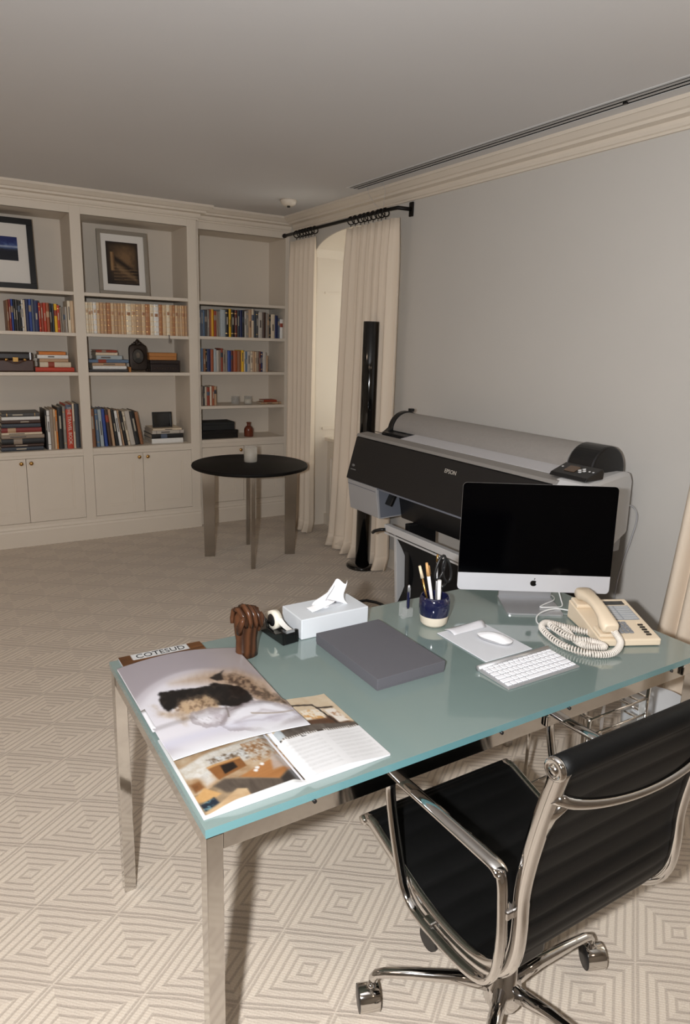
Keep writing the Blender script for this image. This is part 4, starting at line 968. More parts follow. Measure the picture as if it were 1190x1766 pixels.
for cx, cz, tl in ((.016, .190, .35), (.044, .176, -.25)):
    part('finger_loop', MB().tube([(cupx+cx+.017*cos(a)+tl*.03*sin(a), cupy+.002, TZ+cz+.040*sin(a)) for a in [2*pi*k/20 for k in range(20)]], .0042, 8, closed=True), blackp, o, world=True)
    part('shank', MB().tube([(cupx+.022, cupy+.001, TZ+.118), (cupx+cx, cupy+.002, TZ+cz-.042)], .0045, 8), blackp, o, world=True)

# ------------------------------------------------------------------ mouse pad, mouse, keyboard
t = root('mouse_pad', 'pale grey mouse pad with a folded paper tab beside the keyboard', 'mouse pad', (1.408, 1.43, TZ), rz=radians(0))
part('pad', MB().rbox(-.096, .092, -.112, .113, .0004, .0034, .0012), mat('pad_grey', (206, 208, 212), .6, bump=.1, bscale=800), t)
part('paper_tab', MB().grid(lambda u, v: (-.060+.135*u, .072+.050*v, .0036+.016*sin(pi*min(1, v*1.1))*(.4+.6*u)+.0006), 8, 8), whitep, t, solid=.0006)
t = root('computer_mouse', 'white low computer mouse resting on the grey mouse pad', 'mouse', (1.437, 1.415, TZ+.0036), rz=radians(22))
def mouse_ring(k, n=32):
    out = []
    for j in range(n):
        a = 2*pi*j/n; ca, sa = cos(a), sin(a); e = (abs(ca)**2.6+abs(sa)**2.6)**(-1/2.6)
        out.append((.0285*ca*e*k, .0565*sa*e*k))
    return out
mm = MB(); rings = []
for k, h in ((.93, .0022), (1, .007), (1.0, .010)): rings.append([(x, y, h) for x, y in mouse_ring(k)])
part('base', MB().loft([[(x, y, .0002) for x, y in mouse_ring(.9)]]+rings, True, True), satin, t)
top = []
for k in (1.0, .96, .86, .68, .44, .18, .02):
    top.append([(x, y, .0101+.0135*(1-k*k)*(1-(y/.07)**2*.3)) for x, y in mouse_ring(k)])
part('shell', MB().loft(top, False, True), mat('gloss_white', (240, 240, 242), .12, coat=.4), t)
t = root('keyboard', 'slim aluminium keyboard with white keys in front of the mouse pad', 'keyboard', (1.393, 1.232, TZ), rz=0)
part('case', MB().prism([(-.065, .0006), (-.065, .005), (.048, .0105), (.050, .0105), (.050, .001)], 'x', -.1395, .1395), satin, t, bevel=.001)
part('battery_tube', MB().lathe([(.001, -.1395), (.0085, -.1395), (.0085, .1395), (.001, .1395)], (0, .057, .0088), 18, 'x'), satin, t)
keym = mat('key_white', (238, 238, 242), .4)
def key_mesh(wd, dp):
    r = .0015; return MB().rbox(-wd/2, wd/2, -dp/2, dp/2, 0, .0032, r, seg=1)
KC = {}
def keyrow(y, dp, widths):
    x = -.1355
    for wd in widths:
        kw = wd-.0026; kk = (round(kw, 5), dp)
        zz = .005+.0055*((y+.065)/.113)+.0005
        if kk not in KC: KC[kk] = key_mesh(kw, dp).mesh('key', keym)
        o = bpy.data.objects.new('key', KC[kk]); COL.objects.link(o); o.parent = t; o.location = (x+wd/2, y, zz); o.rotation_euler = (.0487, 0, 0)
        x += wd
U_ = .271/14.5
keyrow(.0405, .0088, [.271/14]*14)
keyrow(.0260, .0160, [U_]*13+[U_*1.5])
keyrow(.0072, .0160, [U_*1.5]+[U_]*13)
keyrow(-.0116, .0160, [U_*1.75]+[U_]*11+[U_*1.75])
keyrow(-.0304, .0160, [U_*2.25]+[U_]*10+[U_*2.25])
keyrow(-.0492+.0005, .0150, [U_, U_, U_, U_*1.25, U_*5, U_*1.25, U_, U_*.98, U_*1.0, U_*1.0])

# ------------------------------------------------------------------ all-in-one computer
ir = math.atan2(-.53, .848)
t = root('desktop_computer', 'all-in-one computer with a black screen and silver chin on the desk', 'computer', (1.742, 1.555, TZ), rz=ir)
# local: x right along the screen, y away from the viewer
W2, ZB, ZT = .264, .064, .441
tilt = radians(3)
T_ = Matrix.Translation((0, 0, ZB)) @ Matrix.Rotation(-tilt, 4, 'X')
def scr(poly_r=.014, x0=-W2, x1=W2, z0=0, z1=.377, y0=0, y1=.006, n=5, rt=True, rb=True):
    pts = []
    for cx, cz, a0, on in ((x1-poly_r, z1-poly_r, 0, rt), (x0+poly_r, z1-poly_r, 90, rt), (x0+poly_r, z0+poly_r, 180, rb), (x1-poly_r, z0+poly_r, 270, rb)):
        for k in range(n+1):
            a = radians(a0+90*k/n)
            if on: pts.append((cx+poly_r*cos(a), cz+poly_r*sin(a)))
            else:
                pts.append((cx+poly_r*(1 if cos(a0/57.2958+.785) > 0 else -1), cz+poly_r*(1 if sin(a0/57.2958+.785) > 0 else -1))); break
    return MB().prism(pts, 'y', y0, y1)
shell = scr(y0=.0012, y1=.006)
def bulge_ring(s_, y): return [(x*s_, y, .19+(z-.19)*s_) for (x, y_, z) in shell.v[:len(shell.v)//2]]
sh2 = MB().loft([bulge_ring(1, .006), bulge_ring(.93, .014), bulge_ring(.75, .024), bulge_ring(.45, .033), bulge_ring(.12, .036)], False, True)
shell.v += []; 
part('housing', MB().add(shell.v, shell.f).xf(T_), satin, t)
part('rear_shell', sh2.xf(T_), satin, t)
part('screen', scr(z0=.062, y0=0, y1=.0012, rb=False).xf(T_), mat('screen_black', (2, 2, 3), .10, spec=.12), t)
part('chin', scr(z1=.0618, y0=-.0002, y1=.0012, rt=False).xf(T_), chin_m, t)
# logo on the chin: a bitten apple outline with a leaf
lg = []
def apple_outline():
    out = []
    for k in range(60):
        a = 2*pi*k/60; r = 1+.06*cos(2*a)-.10*max(0, sin(a))**12-.05*max(0, -sin(a))**10
        x, z = .92*r*cos(a), r*sin(a)
        dx, dz = x-1.12, z-.10
        dd = sqrt(dx*dx+dz*dz)
        if dd < .48: x, z = 1.12+dx/dd*.48, .10+dz/dd*.48
        out.append((x*.0115, .031+z*.0115))
    return out
lg = MB().prism([(x, z-.001) for x, z in apple_outline()], 'y', -.0006, .0)
lg.prism([(.001, .0425), (.0015, .0465), (.0050, .0490), (.0052, .0455)], 'y', -.0006, .0)
part('logo', lg.xf(T_), blackg, t)
part('stand_neck', MB().loft([[(-.085, .060, .20), (.085, .060, .20), (.085, .066, .20), (-.085, .066, .20)], [(-.090, .070, .12), (.090, .070, .12), (.090, .077, .12), (-.090, .077, .12)], [(-.095, .095, .02), (.095, .095, .02), (.095, .104, .02), (-.095, .104, .02)], [(-.095, .098, .004), (.095, .098, .004), (.095, .108, .004), (-.095, .108, .004)]], True, True, False), satin, t)
part('stand_arm', MB().box(-.05, .05, .02, .064, .175, .205), satin, t)
ftp = [(.097-.012+.012*cos(radians(a)), -.062+.012+.012*sin(radians(a))) for a in (270, 300, 330, 360)] + [(.097, .106), (-.097, .106)] + [(-.097+.012+.012*cos(radians(a)), -.062+.012+.012*sin(radians(a))) for a in (180, 210, 240, 270)]
part('stand_foot', MB().prism(ftp, 'z', .0004, .0062), satin, t)
wcord = mat('white_cable', (224, 224, 222), .4)
part('power_cable', MB().tube(bez([(1.86, 1.545, TZ+.055), (1.868, 1.535, TZ+.02), (1.852, 1.515, TZ+.004), (1.80, 1.515, TZ+.0095), (1.765, 1.535, TZ+.0095), (1.80, 1.548, TZ+.0095), (1.86, 1.56, TZ+.010), (1.90, 1.60, TZ+.004), (1.91, 1.66, TZ+.004)], 60), .0022, 8).xf((Matrix.Translation((1.742, 1.555, TZ)) @ Matrix.Rotation(ir, 4, 'Z')).inverted()), wcord, t, label='white cable')
# ------------------------------------------------------------------ telephone
beige = mat('beige_plastic', (226, 208, 182), .42, noise=.015, nscale=20)
beiged = mat('grey_keys', (128, 130, 134), .5)
pr = radians(-25)
t = root('telephone', 'beige office telephone with handset and button panel on the desk corner', 'telephone', (1.838, 1.295, TZ), rz=pr)
BWX, BD = .100, .118
hy = lambda y: .024+.040*(y+BD)/(2*BD)
part('body', MB().loft([[(-BWX, -BD, .002), (BWX, -BD, .002), (BWX, BD, .002), (-BWX, BD, .002)], [(-BWX, -BD, hy(-BD)), (BWX, -BD, hy(-BD)), (BWX, BD, hy(BD)), (-BWX, BD, hy(BD))]], True, True, False), beige, t, bevel=.004)
slope = math.atan2(.040, 2*BD)
S_ = Matrix.Translation((0, 0, hy(0)+.0006)) @ Matrix.Rotation(slope, 4, 'X')
part('cradle', MB().rbox(-.098, -.034, .060, .112, 0, .014, .004).xf(S_), beige, t)
part('cradle', MB().rbox(-.098, -.034, -.110, -.058, 0, .012, .004).xf(S_), beige, t)
part('display', MB().box(-.020, .080, .080, .102, 0, .0012).xf(S_), mat('lcd_dark', (44, 46, 46), .2), t)
part('key_plate', MB().box(-.022, .086, -.012, .074, 0, .0008).xf(S_), mat('key_plate', (150, 154, 158), .5), t)
for r in range(6):
    for c in range(2):
        part('line_key', MB().rbox(-.019+.053*c, .029+.053*c, -.008+.0133*r, .002+.0133*r, .0008, .003, .001, seg=1).xf(S_), mat('line_key', (176, 178, 180), .45), t)
for r in range(4):
    for c in range(3):
        part('dial_key', MB().rbox(-.020+.0165*c, -.0065+.0165*c, -.088+.0165*r, -.075+.0165*r, 0, .004, .001, seg=1).xf(S_), beiged, t)
for k in range(6):
    part('function_key', MB().box(.062, .078, -.100+.0135*k, -.0935+.0135*k, 0, .003).xf(S_), mat('sensor_dark', (40, 36, 32), .4) if k < 5 else beige, t)
hs = MB(); rings = []
for y, wx, z0, z1 in ((-.112, .020, .010, .030), (-.106, .026, .000, .036), (-.078, .027, .000, .040), (-.060, .023, .014, .044), (-.030, .021, .024, .049), (0, .0205, .026, .051), (.030, .021, .024, .050), (.060, .023, .016, .047), (.078, .027, .004, .044), (.106, .026, .004, .040), (.112, .020, .014, .034)):
    ring = []
    for j in range(16):
        a = 2*pi*j/16; ca, sa = cos(a), sin(a); e = (abs(ca)**4+abs(sa)**4)**(-.25)
        ring.append((-.066+wx*ca*e, y, (z0+z1)/2+(z1-z0)/2*sa*e+.014))
    rings.append(ring)
part('handset', hs.loft(rings, True, True).xf(S_), beige, t)
# coiled cord heaped at the phone's left
cords = mat('coil_cord', (216, 208, 198), .45)
def coil(path, rc, turns, rw, name, label):
    B = bez(path, 200); n = turns*9; out = []
    up = Vector((0, 0, 1))
    for i in range(n+1):
        s_ = i/n*200; k = min(int(s_), 199); f = s_-k; p = B[k]*(1-f)+B[k+1]*f; tt = (B[k+1]-B[k]).normalized()
        a_ = tt.cross(up)
        a_ = a_.normalized() if a_.length > 1e-4 else Vector((1, 0, 0)); b_ = tt.cross(a_)
        an = 2*pi*i/9; out.append(p+a_*(rc*cos(an))+b_*(rc*sin(an)))
    return MB().tube(out, rw, 5)
hx = lambda x, y, z: tuple(Matrix.Translation((1.838, 1.295, TZ)) @ Matrix.Rotation(pr, 4, 'Z') @ Vector((x, y, z)))
cp = [hx(-.058, -.118, .052), hx(-.052, -.150, .028), (1.672, 1.168, TZ+.0125), (1.610, 1.200, TZ+.0125), (1.585, 1.285, TZ+.0125), (1.620, 1.390, TZ+.0130), (1.668, 1.420, TZ+.014), (1.690, 1.370, TZ+.014), (1.650, 1.290, TZ+.014), (1.640, 1.235, TZ+.016), (1.672, 1.195, TZ+.022), (1.665, 1.230, TZ+.026), (1.625, 1.290, TZ+.026), (1.648, 1.385, TZ+.026), (1.700, 1.350, TZ+.016), (1.745, 1.285, TZ+.0125)]
cinv = (Matrix.Translation((1.838, 1.295, TZ)) @ Matrix.Rotation(pr, 4, 'Z')).inverted()
part('handset_cord', coil(cp, .0088, 150, .0026, '', '').xf(cinv), cords, t, label='coiled off-white handset cord')
part('line_cord', MB().tube(bez([(1.86, 1.45, TZ+.004), (1.80, 1.498, TZ+.0100), (1.715, 1.492, TZ+.0105), (1.665, 1.455, TZ+.003), (1.66, 1.40, TZ+.003), (1.70, 1.365, TZ+.003), (1.722, 1.335, TZ+.003)], 50), .0024, 8).xf(cinv), wcord, t, label='thin white line cord')
# ================================================================== OFFICE CHAIR
CX = 1.120
chair = root('office_chair', 'black leather office chair with polished aluminium frame pulled up to the desk', 'chair', (1.075, .93, 0))
RX0, RX1 = .876, 1.364
PROFC = [(1.262, .428), (1.235, .436), (1.19, .424), (1.10, .398), (1.02, .379), (.94, .371), (.86, .378), (.80, .402), (.762, .440), (.744, .49), (.740, .55), (.742, .62), (.735, .69), (.722, .765), (.706, .84), (.690, .905), (.684, .93)]
PB = bez([(0, y, z) for y, z in PROFC], 120)
def prof_at(s_):
    k = min(int(s_*120), 119); f = s_*120-k; return PB[k]*(1-f)+PB[k+1]*f
def prof_n(s_):
    a, b = prof_at(max(0, s_-.01)), prof_at(min(1, s_+.01)); t_ = (b-a).normalized(); return Vector((0, -t_.z, t_.y)) * -1
# sling: front face padded in channels
NS = 160; NCH = 21
def sling(side):
    def fn(u, v):
        p = prof_at(v); n = prof_n(v); ch = abs(sin(pi*v*NCH))**.45
        off = side*(.0035+.0045*ch)
        x = RX0+.006+(RX1-RX0-.012)*u
        edge = min(u, 1-u)*2
        off *= min(1, .55+edge*6)
        return (x, p.y+n.y*off, p.z+n.z*off)
    return fn
sl = MB().grid(sling(1), 10, NS).grid(sling(-1), 10, NS)
for u in (0, 1):
    a = [sling(1)(u, k/NS) for k in range(NS+1)]; b = [sling(-1)(u, k/NS) for k in range(NS+1)]
    sl.loft([a, b], closed=False, smooth=False)
part('sling_seat_and_back', sl, leatherb, chair, world=True, label='black leather sling with sewn channels')
TOP = prof_at(1); FRONT = prof_at(0)
part('top_roll', MB().lathe([(.001, RX0-.004), (.022, RX0-.004), (.0225, RX0+.02), (.0225, RX1-.02), (.022, RX1+.004), (.001, RX1+.004)], (0, TOP.y, TOP.z-.004), 24, 'x'), leatherb, chair, world=True)
part('front_roll', MB().lathe([(.001, RX0-.004), (.0135, RX0-.004), (.014, RX0+.02), (.014, RX1-.02), (.0135, RX1+.004), (.001, RX1+.004)], (0, FRONT.y, FRONT.z-.004), 20, 'x'), leatherb, chair, world=True)
for x, sg in ((RX0-.004, -1), (RX1+.004, 1)):
    part('roll_cap', MB().lathe([(.0215, 0), (.0225, sg*.004), (.0215, sg*.010), (.015, sg*.013), (.0145, sg*.010), (.009, sg*.010), (.0085, sg*.014), (.001, sg*.015)], (x, TOP.y, TOP.z-.004), 24, 'x'), polish, chair, world=True)
    part('roll_cap', MB().lathe([(.013, 0), (.014, sg*.004), (.013, sg*.010), (.008, sg*.012), (.001, sg*.013)], (x, FRONT.y, FRONT.z-.004), 20, 'x'), polish, chair, world=True)
for x in (RX0, RX1):
    pth = []
    for k in range(61):
        s_ = k/60; p = prof_at(s_); n = prof_n(s_); pth.append((x, p.y-n.y*.006, p.z-n.z*.006))
    part('side_rail', MB().tube(pth, .01, 12, flat=(.0100, .018), up=None), polish, chair, world=True)
for k in range(4):   # little dark fixing slots under the seat rail
    p = prof_at(.22+.06*k)
    part('fixing_slot', MB().box(RX0-.0092, RX0-.0078, p.y-.008, p.y+.008, p.z-.010, p.z-.003), blackp, chair, world=True)
# armrests: closed rounded loops
def armloop(x):
    Y = [(1.118, .640), (1.131, .612), (1.112, .53), (1.077, .43), (1.055, .388), (1.02, .364), (.96, .358), (.88, .361), (.815, .374), (.776, .398), (.757, .44), (.751, .52), (.757, .60), (.764, .645), (.780, .662), (.82, .663), (.95, .660), (1.05, .657), (1.095, .653)]
    return [(x, y, z) for y, z in Y]
for x, sg in ((.850, -1), (1.390, 1)):
    lp = [Vector(p) for p in armloop(x)]; n = len(lp); dense = []
    for i in range(n):
        a, b, c, d = lp[i-1], lp[i], lp[(i+1) % n], lp[(i+2) % n]
        for k in range(5):
            f = k/5; dense.append(.5*((2*b)+(c-a)*f+(2*a-5*b+4*c-d)*f*f+(3*b-a-3*c+d)*f**3))
    rings = []; m_ = len(dense)
    for i in range(m_):
        tt = (dense[(i+1) % m_]-dense[i-1]).normalized(); bn = Vector((1, 0, 0)); nn = tt.cross(bn)
        wide = .0165 if dense[i].z > .652 else .0125
        ring = []
        for k in range(10):
            a = 2*pi*k/10; ca, sa = cos(a), sin(a); e = (abs(ca)**3+abs(sa)**3)**(-1/3)
            ring.append(dense[i]+bn*(wide*ca*e)+nn*(.0075*sa*e))
        rings.append(ring)
    rings.append(rings[0])
    part('armrest', MB().loft(rings), polish, chair, world=True)
    part('armrest_pivot', MB().rbox(min(x, x-sg*.026), max(x, x-sg*.026), .742, .768, .565, .585, .004), polish, chair, world=True)
    part('armrest_pivot', MB().rbox(min(x, x-sg*.026), max(x, x-sg*.026), .955, .985, .355, .372, .004), polish, chair, world=True)
    for y, z in ((1.122, .640), (.772, .655)): part('rivet', MB().sphere((x+sg*.0095, y-.008, z), .0045, 10, 6), chrome, chair, world=True)
# back spreader (curved antler) and seat spreader
pm = prof_at(.885); pe = prof_at(.955)
def antler(u):
    x = RX0+(RX1-RX0)*u; k = sin(pi*u)**.55
    return Vector((x, pm.y-.016-.040*k, pm.z+.018-.040*k))
path = [antler(k/32) for k in range(33)]
part('back_spreader', MB().tube(path, [.016-.008*sin(pi*k/32)**.4 for k in range(33)], 10), polish, chair, world=True)
for sg, x in ((-1, RX0), (1, RX1)):
    part('spreader_web', MB().tube([(x, prof_at(.80).y-.014, prof_at(.80).z), (x-sg*.004, prof_at(.86).y-.016, prof_at(.86).z), (x-sg*.012, antler(.04 if sg < 0 else .96).y, antler(.04 if sg < 0 else .96).z)], [.008, .012, .010], 10), polish, chair, world=True)
p1 = prof_at(.30)
part('seat_spreader', MB().tube([(RX0, .965, .358), (.95, .955, .335), (1.02, .945, .318), (1.09, .93, .312), (1.16, .93, .312), (1.24, .945, .325), (RX1, .965, .358)], [.014, .013, .016, .022, .022, .014, .014], 12), polish, chair, world=True)
part('tilt_housing', MB().rbox(1.03, 1.13, .86, 1.02, .235, .315, .012), blackp, chair, world=True)
kb = part('tilt_knob', MB().lathe([(.012, .880), (.012, .918), (.020, .921), (.022, .927), (.018, .935)], (0, .985, .300), 18, 'x').xf(Matrix.Translation((0, 0, 0))), blackp, chair, world=True)
part('knob_face', MB().lathe([(.028, .868), (.030, .874), (.028, .882), (.012, .8825)], (0, .985, .300), 20, 'x'), blackp, chair, world=True)
HX, HY = 1.072, .928
part('column', MB().lathe([(.020, .236), (.020, .19), (.030, .188), (.032, .13), (.044, .12), (.046, .078), (.040, .066), (.001, .064)], (HX, HY, 0), 28), polish, chair, world=True)
for k in range(5):
    a = radians(-1+72*k); dx, dy = cos(a), sin(a); R_ = .318
    pth = [(HX+dx*.03, HY+dy*.03, .112), (HX+dx*.12, HY+dy*.12, .118), (HX+dx*.22, HY+dy*.22, .113), (HX+dx*(R_-.028), HY+dy*(R_-.028), .106), (HX+dx*(R_-.008), HY+dy*(R_-.008), .099), (HX+dx*R_, HY+dy*R_, .086), (HX+dx*R_, HY+dy*R_, .066)]
    lg_ = part('base_leg', MB().tube(pth, [.019, .016, .0135, .012, .0115, .0115, .0110], 12), polish, chair, world=True)
    ca = a+radians(-32 if k in (0,) else 35 if k == 2 else 60)
    ex, ey = cos(ca), sin(ca); ox, oy = HX+dx*R_+ex*.012, HY+dy*R_+ey*.012
    # caster: two chrome-banded wheels on a horizontal axle
    axd = Vector((-.93, .36, 0)) if k != 0 else Vector((-.90, .43, 0))
    c0 = Vector((ox, oy, .0332))
    M = frame(c0, axd, (0, 0, 1))
    cs = part('caster', MB().lathe([(.0322, -.0255), (.033, -.0235), (.033, .0235), (.0322, .0255)], (0, 0, 0), 32, 'x', cap=False).xf(M), chrome, chair, world=True)
    for s_ in (-1, 1):
        part('wheel_face', MB().lathe([(.0316, s_*.0240), (.030, s_*.0258), (.001, s_*.0262)], (0, 0, 0), 32, 'x').xf(M), blackp, cs, world=True)
    part('caster_stem', MB().cyl((HX+dx*R_, HY+dy*R_, .070), (ox, oy, .060), .010, 12), polish, cs, world=True)
# ================================================================== LARGE-FORMAT PRINTER
PY0, PY1 = 1.95, 3.545
pr_ = root('large_format_printer', 'large grey and black floor-standing printer against the grey wall', 'printer', (2.48, 2.63, 0))
PP = lambda n, mb, m_, **k: part(n, mb, m_, pr_, world=True, **k)
# upper body
PP('upper_body', MB().prism([(2.290, .815), (2.350, 1.062), (2.45, 1.078), (2.755, 1.078), (2.755, .70), (2.42, .70), (2.40, .815)], 'y', PY0+.006, PY1-.006), greyp, bevel=.006)
PP('front_cover', MB().prism([(2.195, .805), (2.202, .835), (2.262, 1.058), (2.272, 1.064), (2.352, 1.064), (2.292, .805)], 'y', 1.985, PY1), mat('cover_black', (7, 7, 7), .14, spec=.22), bevel=.004, label='glossy black front cover')
PP('top_strip', MB().prism([(2.258, 1.064), (2.268, 1.080), (2.345, 1.088), (2.345, 1.066), (2.34, 1.064)], 'y', PY0, PY1), mat('strip_grey', (142, 138, 134), .45), bevel=.003)
NE = MB().prism([(2.215, .82), (2.262, 1.05), (2.285, 1.088), (2.40, 1.096), (2.62, 1.102), (2.70, 1.094), (2.735, 1.05), (2.745, .80), (2.50, .74), (2.26, .74)], 'y', 1.80, 1.983)
NE.v = [(x, 1.785+(x-2.26)*.27 if y < 1.9 else y, z) for x, y, z in NE.v]
PP('near_end_cover', NE, lgreyp, bevel=.018)
PP('cover_edge_strip', MB().prism([(2.192, .798), (2.194, .806), (2.30, .806), (2.30, .798)], 'y', 2.03, 3.20), slatep)
# ink bays
for a, b in ((3.225, PY1), (1.90, 2.10)):
    ib = PP('ink_bay', MB().prism([(2.205, .800), (2.232, .612), (2.26, .606), (2.60, .62), (2.60, .800)], 'y', a, b), greyp, bevel=.004)
    part('bay_seam', MB().box(2.2065, 2.214, a+.01, b-.004, .772, .775), slatep, ib, world=True)
    c = a-.0016 if a > 3 else b+.0004
    part('inner_side', MB().prism([(2.222, .797), (2.245, .616), (2.42, .622), (2.42, .797)], 'y', c, c+.0012), slatep, ib, world=True)
PP('inner_lever', MB().prism([(2.27, .70), (2.285, .69), (2.318, .755), (2.305, .768)], 'y', 3.165, 3.2225), blackp, bevel=.003)
PP('paper_path', MB().prism([(2.36, .798), (2.40, .60), (2.70, .60), (2.70, .798)], 'y', 1.995, 3.222), blackp)
PP('exit_guide', MB().prism([(2.255, .792), (2.262, .772), (2.36, .785), (2.36, .797)], 'y', 2.0, 3.13), slatep)
PP('exit_label', MB().box(2.252, 2.262, 3.05, 3.10, .787, .797), whitep)
# roll cover and paper
rc_x, rc_z = 2.565, 1.100
poly = [(rc_x+.112*cos(radians(a)), rc_z+.112*sin(radians(a))) for a in range(0, 172, 8)] + [(rc_x-.110, rc_z+.004)]
PP('roll_cover', MB().prism(poly, 'y', 2.072, 3.43, smooth=False), mat('roll_cover_grey', (152, 147, 142), .5, noise=.06, nscale=60), bevel=.003)
big = [(rc_x+.112*cos(radians(a)), rc_z+.118*sin(radians(a))) for a in range(-6, 178, 8)] + [(rc_x-.150, rc_z-.012), (rc_x+.10, rc_z-.02)]
PP('roll_end_cap', MB().prism(big, 'y', 1.925, 2.070), blackp, bevel=.010)
far = [(rc_x+.120*cos(radians(a)), rc_z+.120*sin(radians(a))) for a in range(-6, 178, 8)] + [(rc_x-.165, rc_z-.012), (rc_x-.165, rc_z-.026), (rc_x+.10, rc_z-.02)]
PP('roll_end_cap', MB().prism(far, 'y', 3.432, 3.475), blackp, bevel=.005)
PP('roll_end_lever', MB().rbox(rc_x+.02, rc_x+.05, 3.43, 3.46, rc_z+.115, rc_z+.135, .004), blackp)
PP('spindle_gap', MB().box(2.375, 2.45, 3.20, 3.43, 1.081, 1.100), blackp)
PP('paper_sheet', MB().prism([(2.347, 1.0885), (2.456, 1.108), (2.456, 1.104), (2.347, 1.0845)], 'y', 2.07, 3.20), whitep)
PP('top_recess', MB().box(2.36, 2.375, 3.38, 3.50, 1.0925, 1.0945), blackp)
# control panel
cpn = PP('control_panel', MB().prism([(2.300, 1.092), (2.312, 1.108), (2.405, 1.142), (2.415, 1.128), (2.412, 1.096)], 'y', 1.83, 2.03), blackp, bevel=.005)
cpf = frame((2.358, 1.93, 1.1262), (0, -1, 0), (.094, 0, .034))
part('screen', MB().box(-.050, .005, -.024, .024, -.001, .0012).xf(cpf), mat('panel_lcd', (96, 76, 60), .25), cpn, world=True)
for x, y in ((.030, .014), (.030, -.014), (.042, 0), (.018, 0)): part('button', MB().lathe([(.008, 0), (.008, .0022), (.001, .0024)], (x, y, 0), 14).xf(cpf), lgreyp, cpn, world=True)
for x in (.066, .085, -.078): part('button', MB().lathe([(.005, 0), (.005, .002), (.001, .0022)], (x, .004, 0), 12).xf(cpf), lgreyp, cpn, world=True)
# lettering on the cover
nrm = Vector((-(1.058-.835), 0, 2.262-2.202)).normalized()
def on_cover(y, z, e=.0006):
    f = (z-.835)/(1.058-.835); return Vector((2.202+.060*f, y, z))+nrm*e
upc = Vector((2.262-2.202, 0, 1.058-.835)).normalized()
tm = text_mb('EPSON', .030, .0003); tm.xf(frame(on_cover(2.62, 1.000), (0, -1, 0), upc))
PP('brand_lettering', tm, mat('silver_print', (206, 200, 190), .4))
tm = MB().lathe([(.012, 0), (.012, .0005), (.001, .0006)], n=20).xf(Matrix.Diagonal((1.4, .7, 1, 1))).xf(frame(on_cover(3.50, .890), (0, -1, 0), upc))
PP('badge', tm, mat('badge_grey', (120, 120, 120), .4))
tm = MB().box(-.03, .03, -.003, .003, 0, .0005).xf(frame(on_cover(3.49, .866), (0, -1, 0), upc)); PP('badge_line', tm, mat('badge_grey', (120, 120, 120), .4))
# stand
for y in (3.06, 1.98):
    sp_ = PP('stand_leg', MB().prism([(2.34, .60), (2.36, .13), (2.56, .13), (2.54, .60)], 'y', y, y+.045), blackp, bevel=.005)
    part('foot', MB().prism([(2.19, .050), (2.20, .088), (2.40, .13), (2.62, .13), (2.76, .088), (2.765, .050)], 'y', y-.005, y+.05), blackp, sp_, world=True, bevel=.006)
    for x in (2.225, 2.73):
        part('caster', MB().lathe([(.001, -.012), (.024, -.012), (.0245, 0), (.024, .012), (.001, .012)], (x, y+.022, .0248), 18, 'y'), blackp, sp_, world=True)
PP('stand_beam', MB().box(2.262, 2.30, 1.92, 3.205, .540, .580), lgreyp, bevel=.003)
PP('beam_lip', MB().box(2.266, 2.272, 1.92, 3.205, .522, .532), lgreyp)
PP('beam_hook', MB().tube([(2.262, 3.19, .55), (2.24, 3.215, .545), (2.225, 3.25, .53), (2.225, 3.27, .515)], .010, 8), blackp)
PP('stand_gusset', MB().prism([(2.30, .545), (2.335, .06), (2.45, .06), (2.42, .545)], 'y', 3.135, 3.16), lgreyp, bevel=.003)
PP('paper_basket', MB().grid(lambda u, v: (2.285+.10*sin(pi*v*.9)+.006*sin(9*u), 1.99+1.13*u, .528-.44*v), 20, 16), mat('basket_cloth', (18, 17, 17), .9, bump=.2), solid=.003)
PP('basket_rod', MB().tube([(2.10, 3.27, .09), (2.19, 3.26, .088), (2.24, 3.22, .08), (2.28, 3.12, .07), (2.28, 1.98, .07)], .009, 8), blackp)
PP('rear_crossbar', MB().box(2.55, 2.60, 1.99, 3.08, .14, .20), blackp)
PP('power_cable', MB().tube(bez([(2.735, 1.955, .93), (2.79, 1.935, .915), (2.815, 1.925, .86), (2.815, 1.945, .74), (2.815, 1.985, .55), (2.815, 2.0, .30), (2.81, 2.02, .05)], 40), .004, 8), greyp, label='grey power cable')

# ================================================================== SPEAKER COLUMN, ROUND TABLE, CANDLE
t = root('column_speaker', 'tall glossy black column standing in front of the curtain', 'speaker', (2.665, 4.035, 0))
part('column', MB().lathe([(.001, .030), (.056, .030), (.056, 1.768), (.054, 1.771), (.001, 1.772)], n=40), blackg, t)
part('base', MB().lathe([(.001, .0005), (.118, .0005), (.122, .006), (.122, .016), (.112, .026), (.05, .030), (.001, .0302)], n=40), blackg, t)
RTX, RTY, RTZ = 2.03, 4.655, .72
t = root('round_table', 'round black-topped side table on four flat chrome legs', 'table', (RTX, RTY, 0))
part('table_top', MB().lathe([(.001, RTZ-.028), (.415, RTZ-.028), (.430, RTZ-.022), (.433, RTZ-.012), (.430, RTZ-.003), (.424, RTZ), (.001, RTZ)], n=72), mat('black_table_top', (15, 13, 12), .6, spec=.18, noise=.1, nscale=20), t)
agedc = mat('worn_chrome', (176, 170, 162), .16, 1, noise=.12, nscale=14)
for k in range(4):
    a = radians(-20+90*k); dx, dy = cos(a), sin(a); nx, ny = -dy, dx
    def blade(r0, r1, z): return [(dx*r0+nx*.014, dy*r0+ny*.014, z), (dx*r1+nx*.014, dy*r1+ny*.014, z), (dx*r1-nx*.014, dy*r1-ny*.014, z), (dx*r0-nx*.014, dy*r0-ny*.014, z)]
    part('leg', MB().loft([blade(.268, .345, 0), blade(.262, .356, RTZ-.0285)], True, True, False), agedc, t, bevel=.0015)
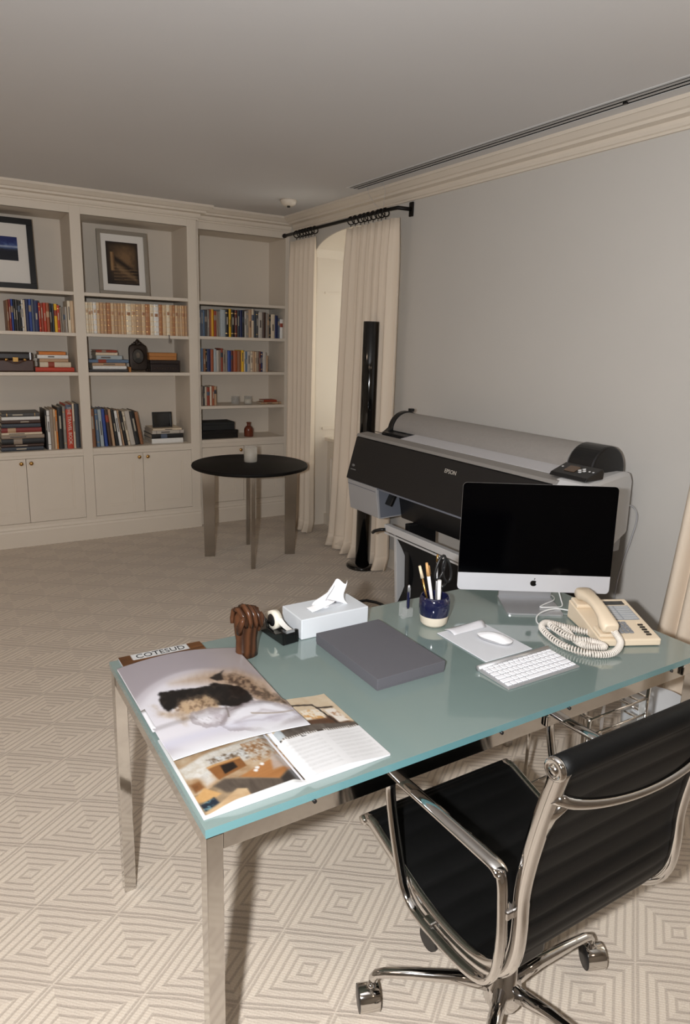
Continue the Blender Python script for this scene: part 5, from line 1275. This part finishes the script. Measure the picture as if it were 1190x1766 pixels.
t = root('candle_jar', 'cream candle in a frosted glass jar on the round black table', 'candle', (2.06, 4.715, RTZ))
fro = mat('frosted_glass', (238, 232, 222), .12, spec=.6, alpha=.35)
part('jar', MB().lathe([(.001, .0006), (.048, .0006), (.051, .004), (.051, .118), (.0475, .118), (.0475, .008), (.001, .007)], n=32), fro, t)
part('wax', MB().lathe([(.001, .0085), (.0468, .0085), (.0468, .090), (.001, .091)], n=32), wax, t)
part('wick', MB().cyl((0, 0, .090), (.002, 0, .104), .0014, 6), blackp, t)

# ================================================================== THINGS UNDER THE DESK
t = root('file_rack', 'chrome wire rack with hooked rods under the right end of the desk', 'rack', (1.84, 1.30, 0))
for x in (1.70, 1.995):
    for y in (1.235, 1.47):
        if x < 1.9 and y < 1.3: continue
        part('post', MB().cyl((x, y, .012), (x, y, .53 if x > 1.9 else .475), .006, 10), chrome, t, world=True)
part('post', MB().cyl((1.70, 1.235, .012), (1.70, 1.235, .486), .006, 10), chrome, t, world=True)
for y, z in ((1.235, .486), (1.235, .428), (1.47, .486), (1.47, .428), (1.235, .10), (1.47, .10)):
    part('rod', MB().cyl((1.70, y, z), (1.995, y, z), .0042, 10), chrome, t, world=True)
for x in (1.70, 1.995):
    for z in (.486, .428, .10): part('crossbar', MB().cyl((x, 1.235, z), (x, 1.47, z), .0042, 10), chrome, t, world=True)
for x, z in ((1.72, .486), (1.955, .486), (1.73, .428), (1.95, .428)):
    part('hook', MB().tube([(x, 1.235, z), (x-.02, 1.25, z+.008), (x-.032, 1.262, z+.016)], .0035, 8), chrome, t, world=True)
part('divider_plate', MB().box(1.852, 1.866, 1.30, 1.303, .30, .52), satin, t, world=True)
part('clear_panel', MB().box(1.958, 1.990, 1.236, 1.2395, .11, .48), mat('clear_acrylic', (225, 232, 234), .08, spec=.7, alpha=.35), t, world=True)
for x in (1.70, 1.995):
    for y in (1.235, 1.47): part('foot', MB().lathe([(.001, .0004), (.014, .0004), (.014, .010), (.007, .014), (.001, .0141)], (x, y, 0), 14), blackp, t, world=True)
t = root('waste_bin', 'white waste bin lined with a pale bag between desk and curtain', 'waste bin', (2.36, 1.42, 0))
part('bin', MB().lathe([(.001, .0006), (.095, .0006), (.10, .006), (.125, .285), (.122, .287), (.097, .012), (.001, .010)], n=40), mat('bin_white', (206, 206, 206), .5), t)
def bag(u, v):
    a = 2*pi*u; r = .118+.010*v+.004*sin(13*a)*v; z = .10+.205*v-(.03*max(0, v-.86)/.14); return (r*cos(a), r*sin(a), z+.006*sin(9*a)*v)
part('liner', MB().grid(bag, 64, 12), mat('bin_liner', (222, 228, 232), .4, trans=.15), t, solid=.0008)
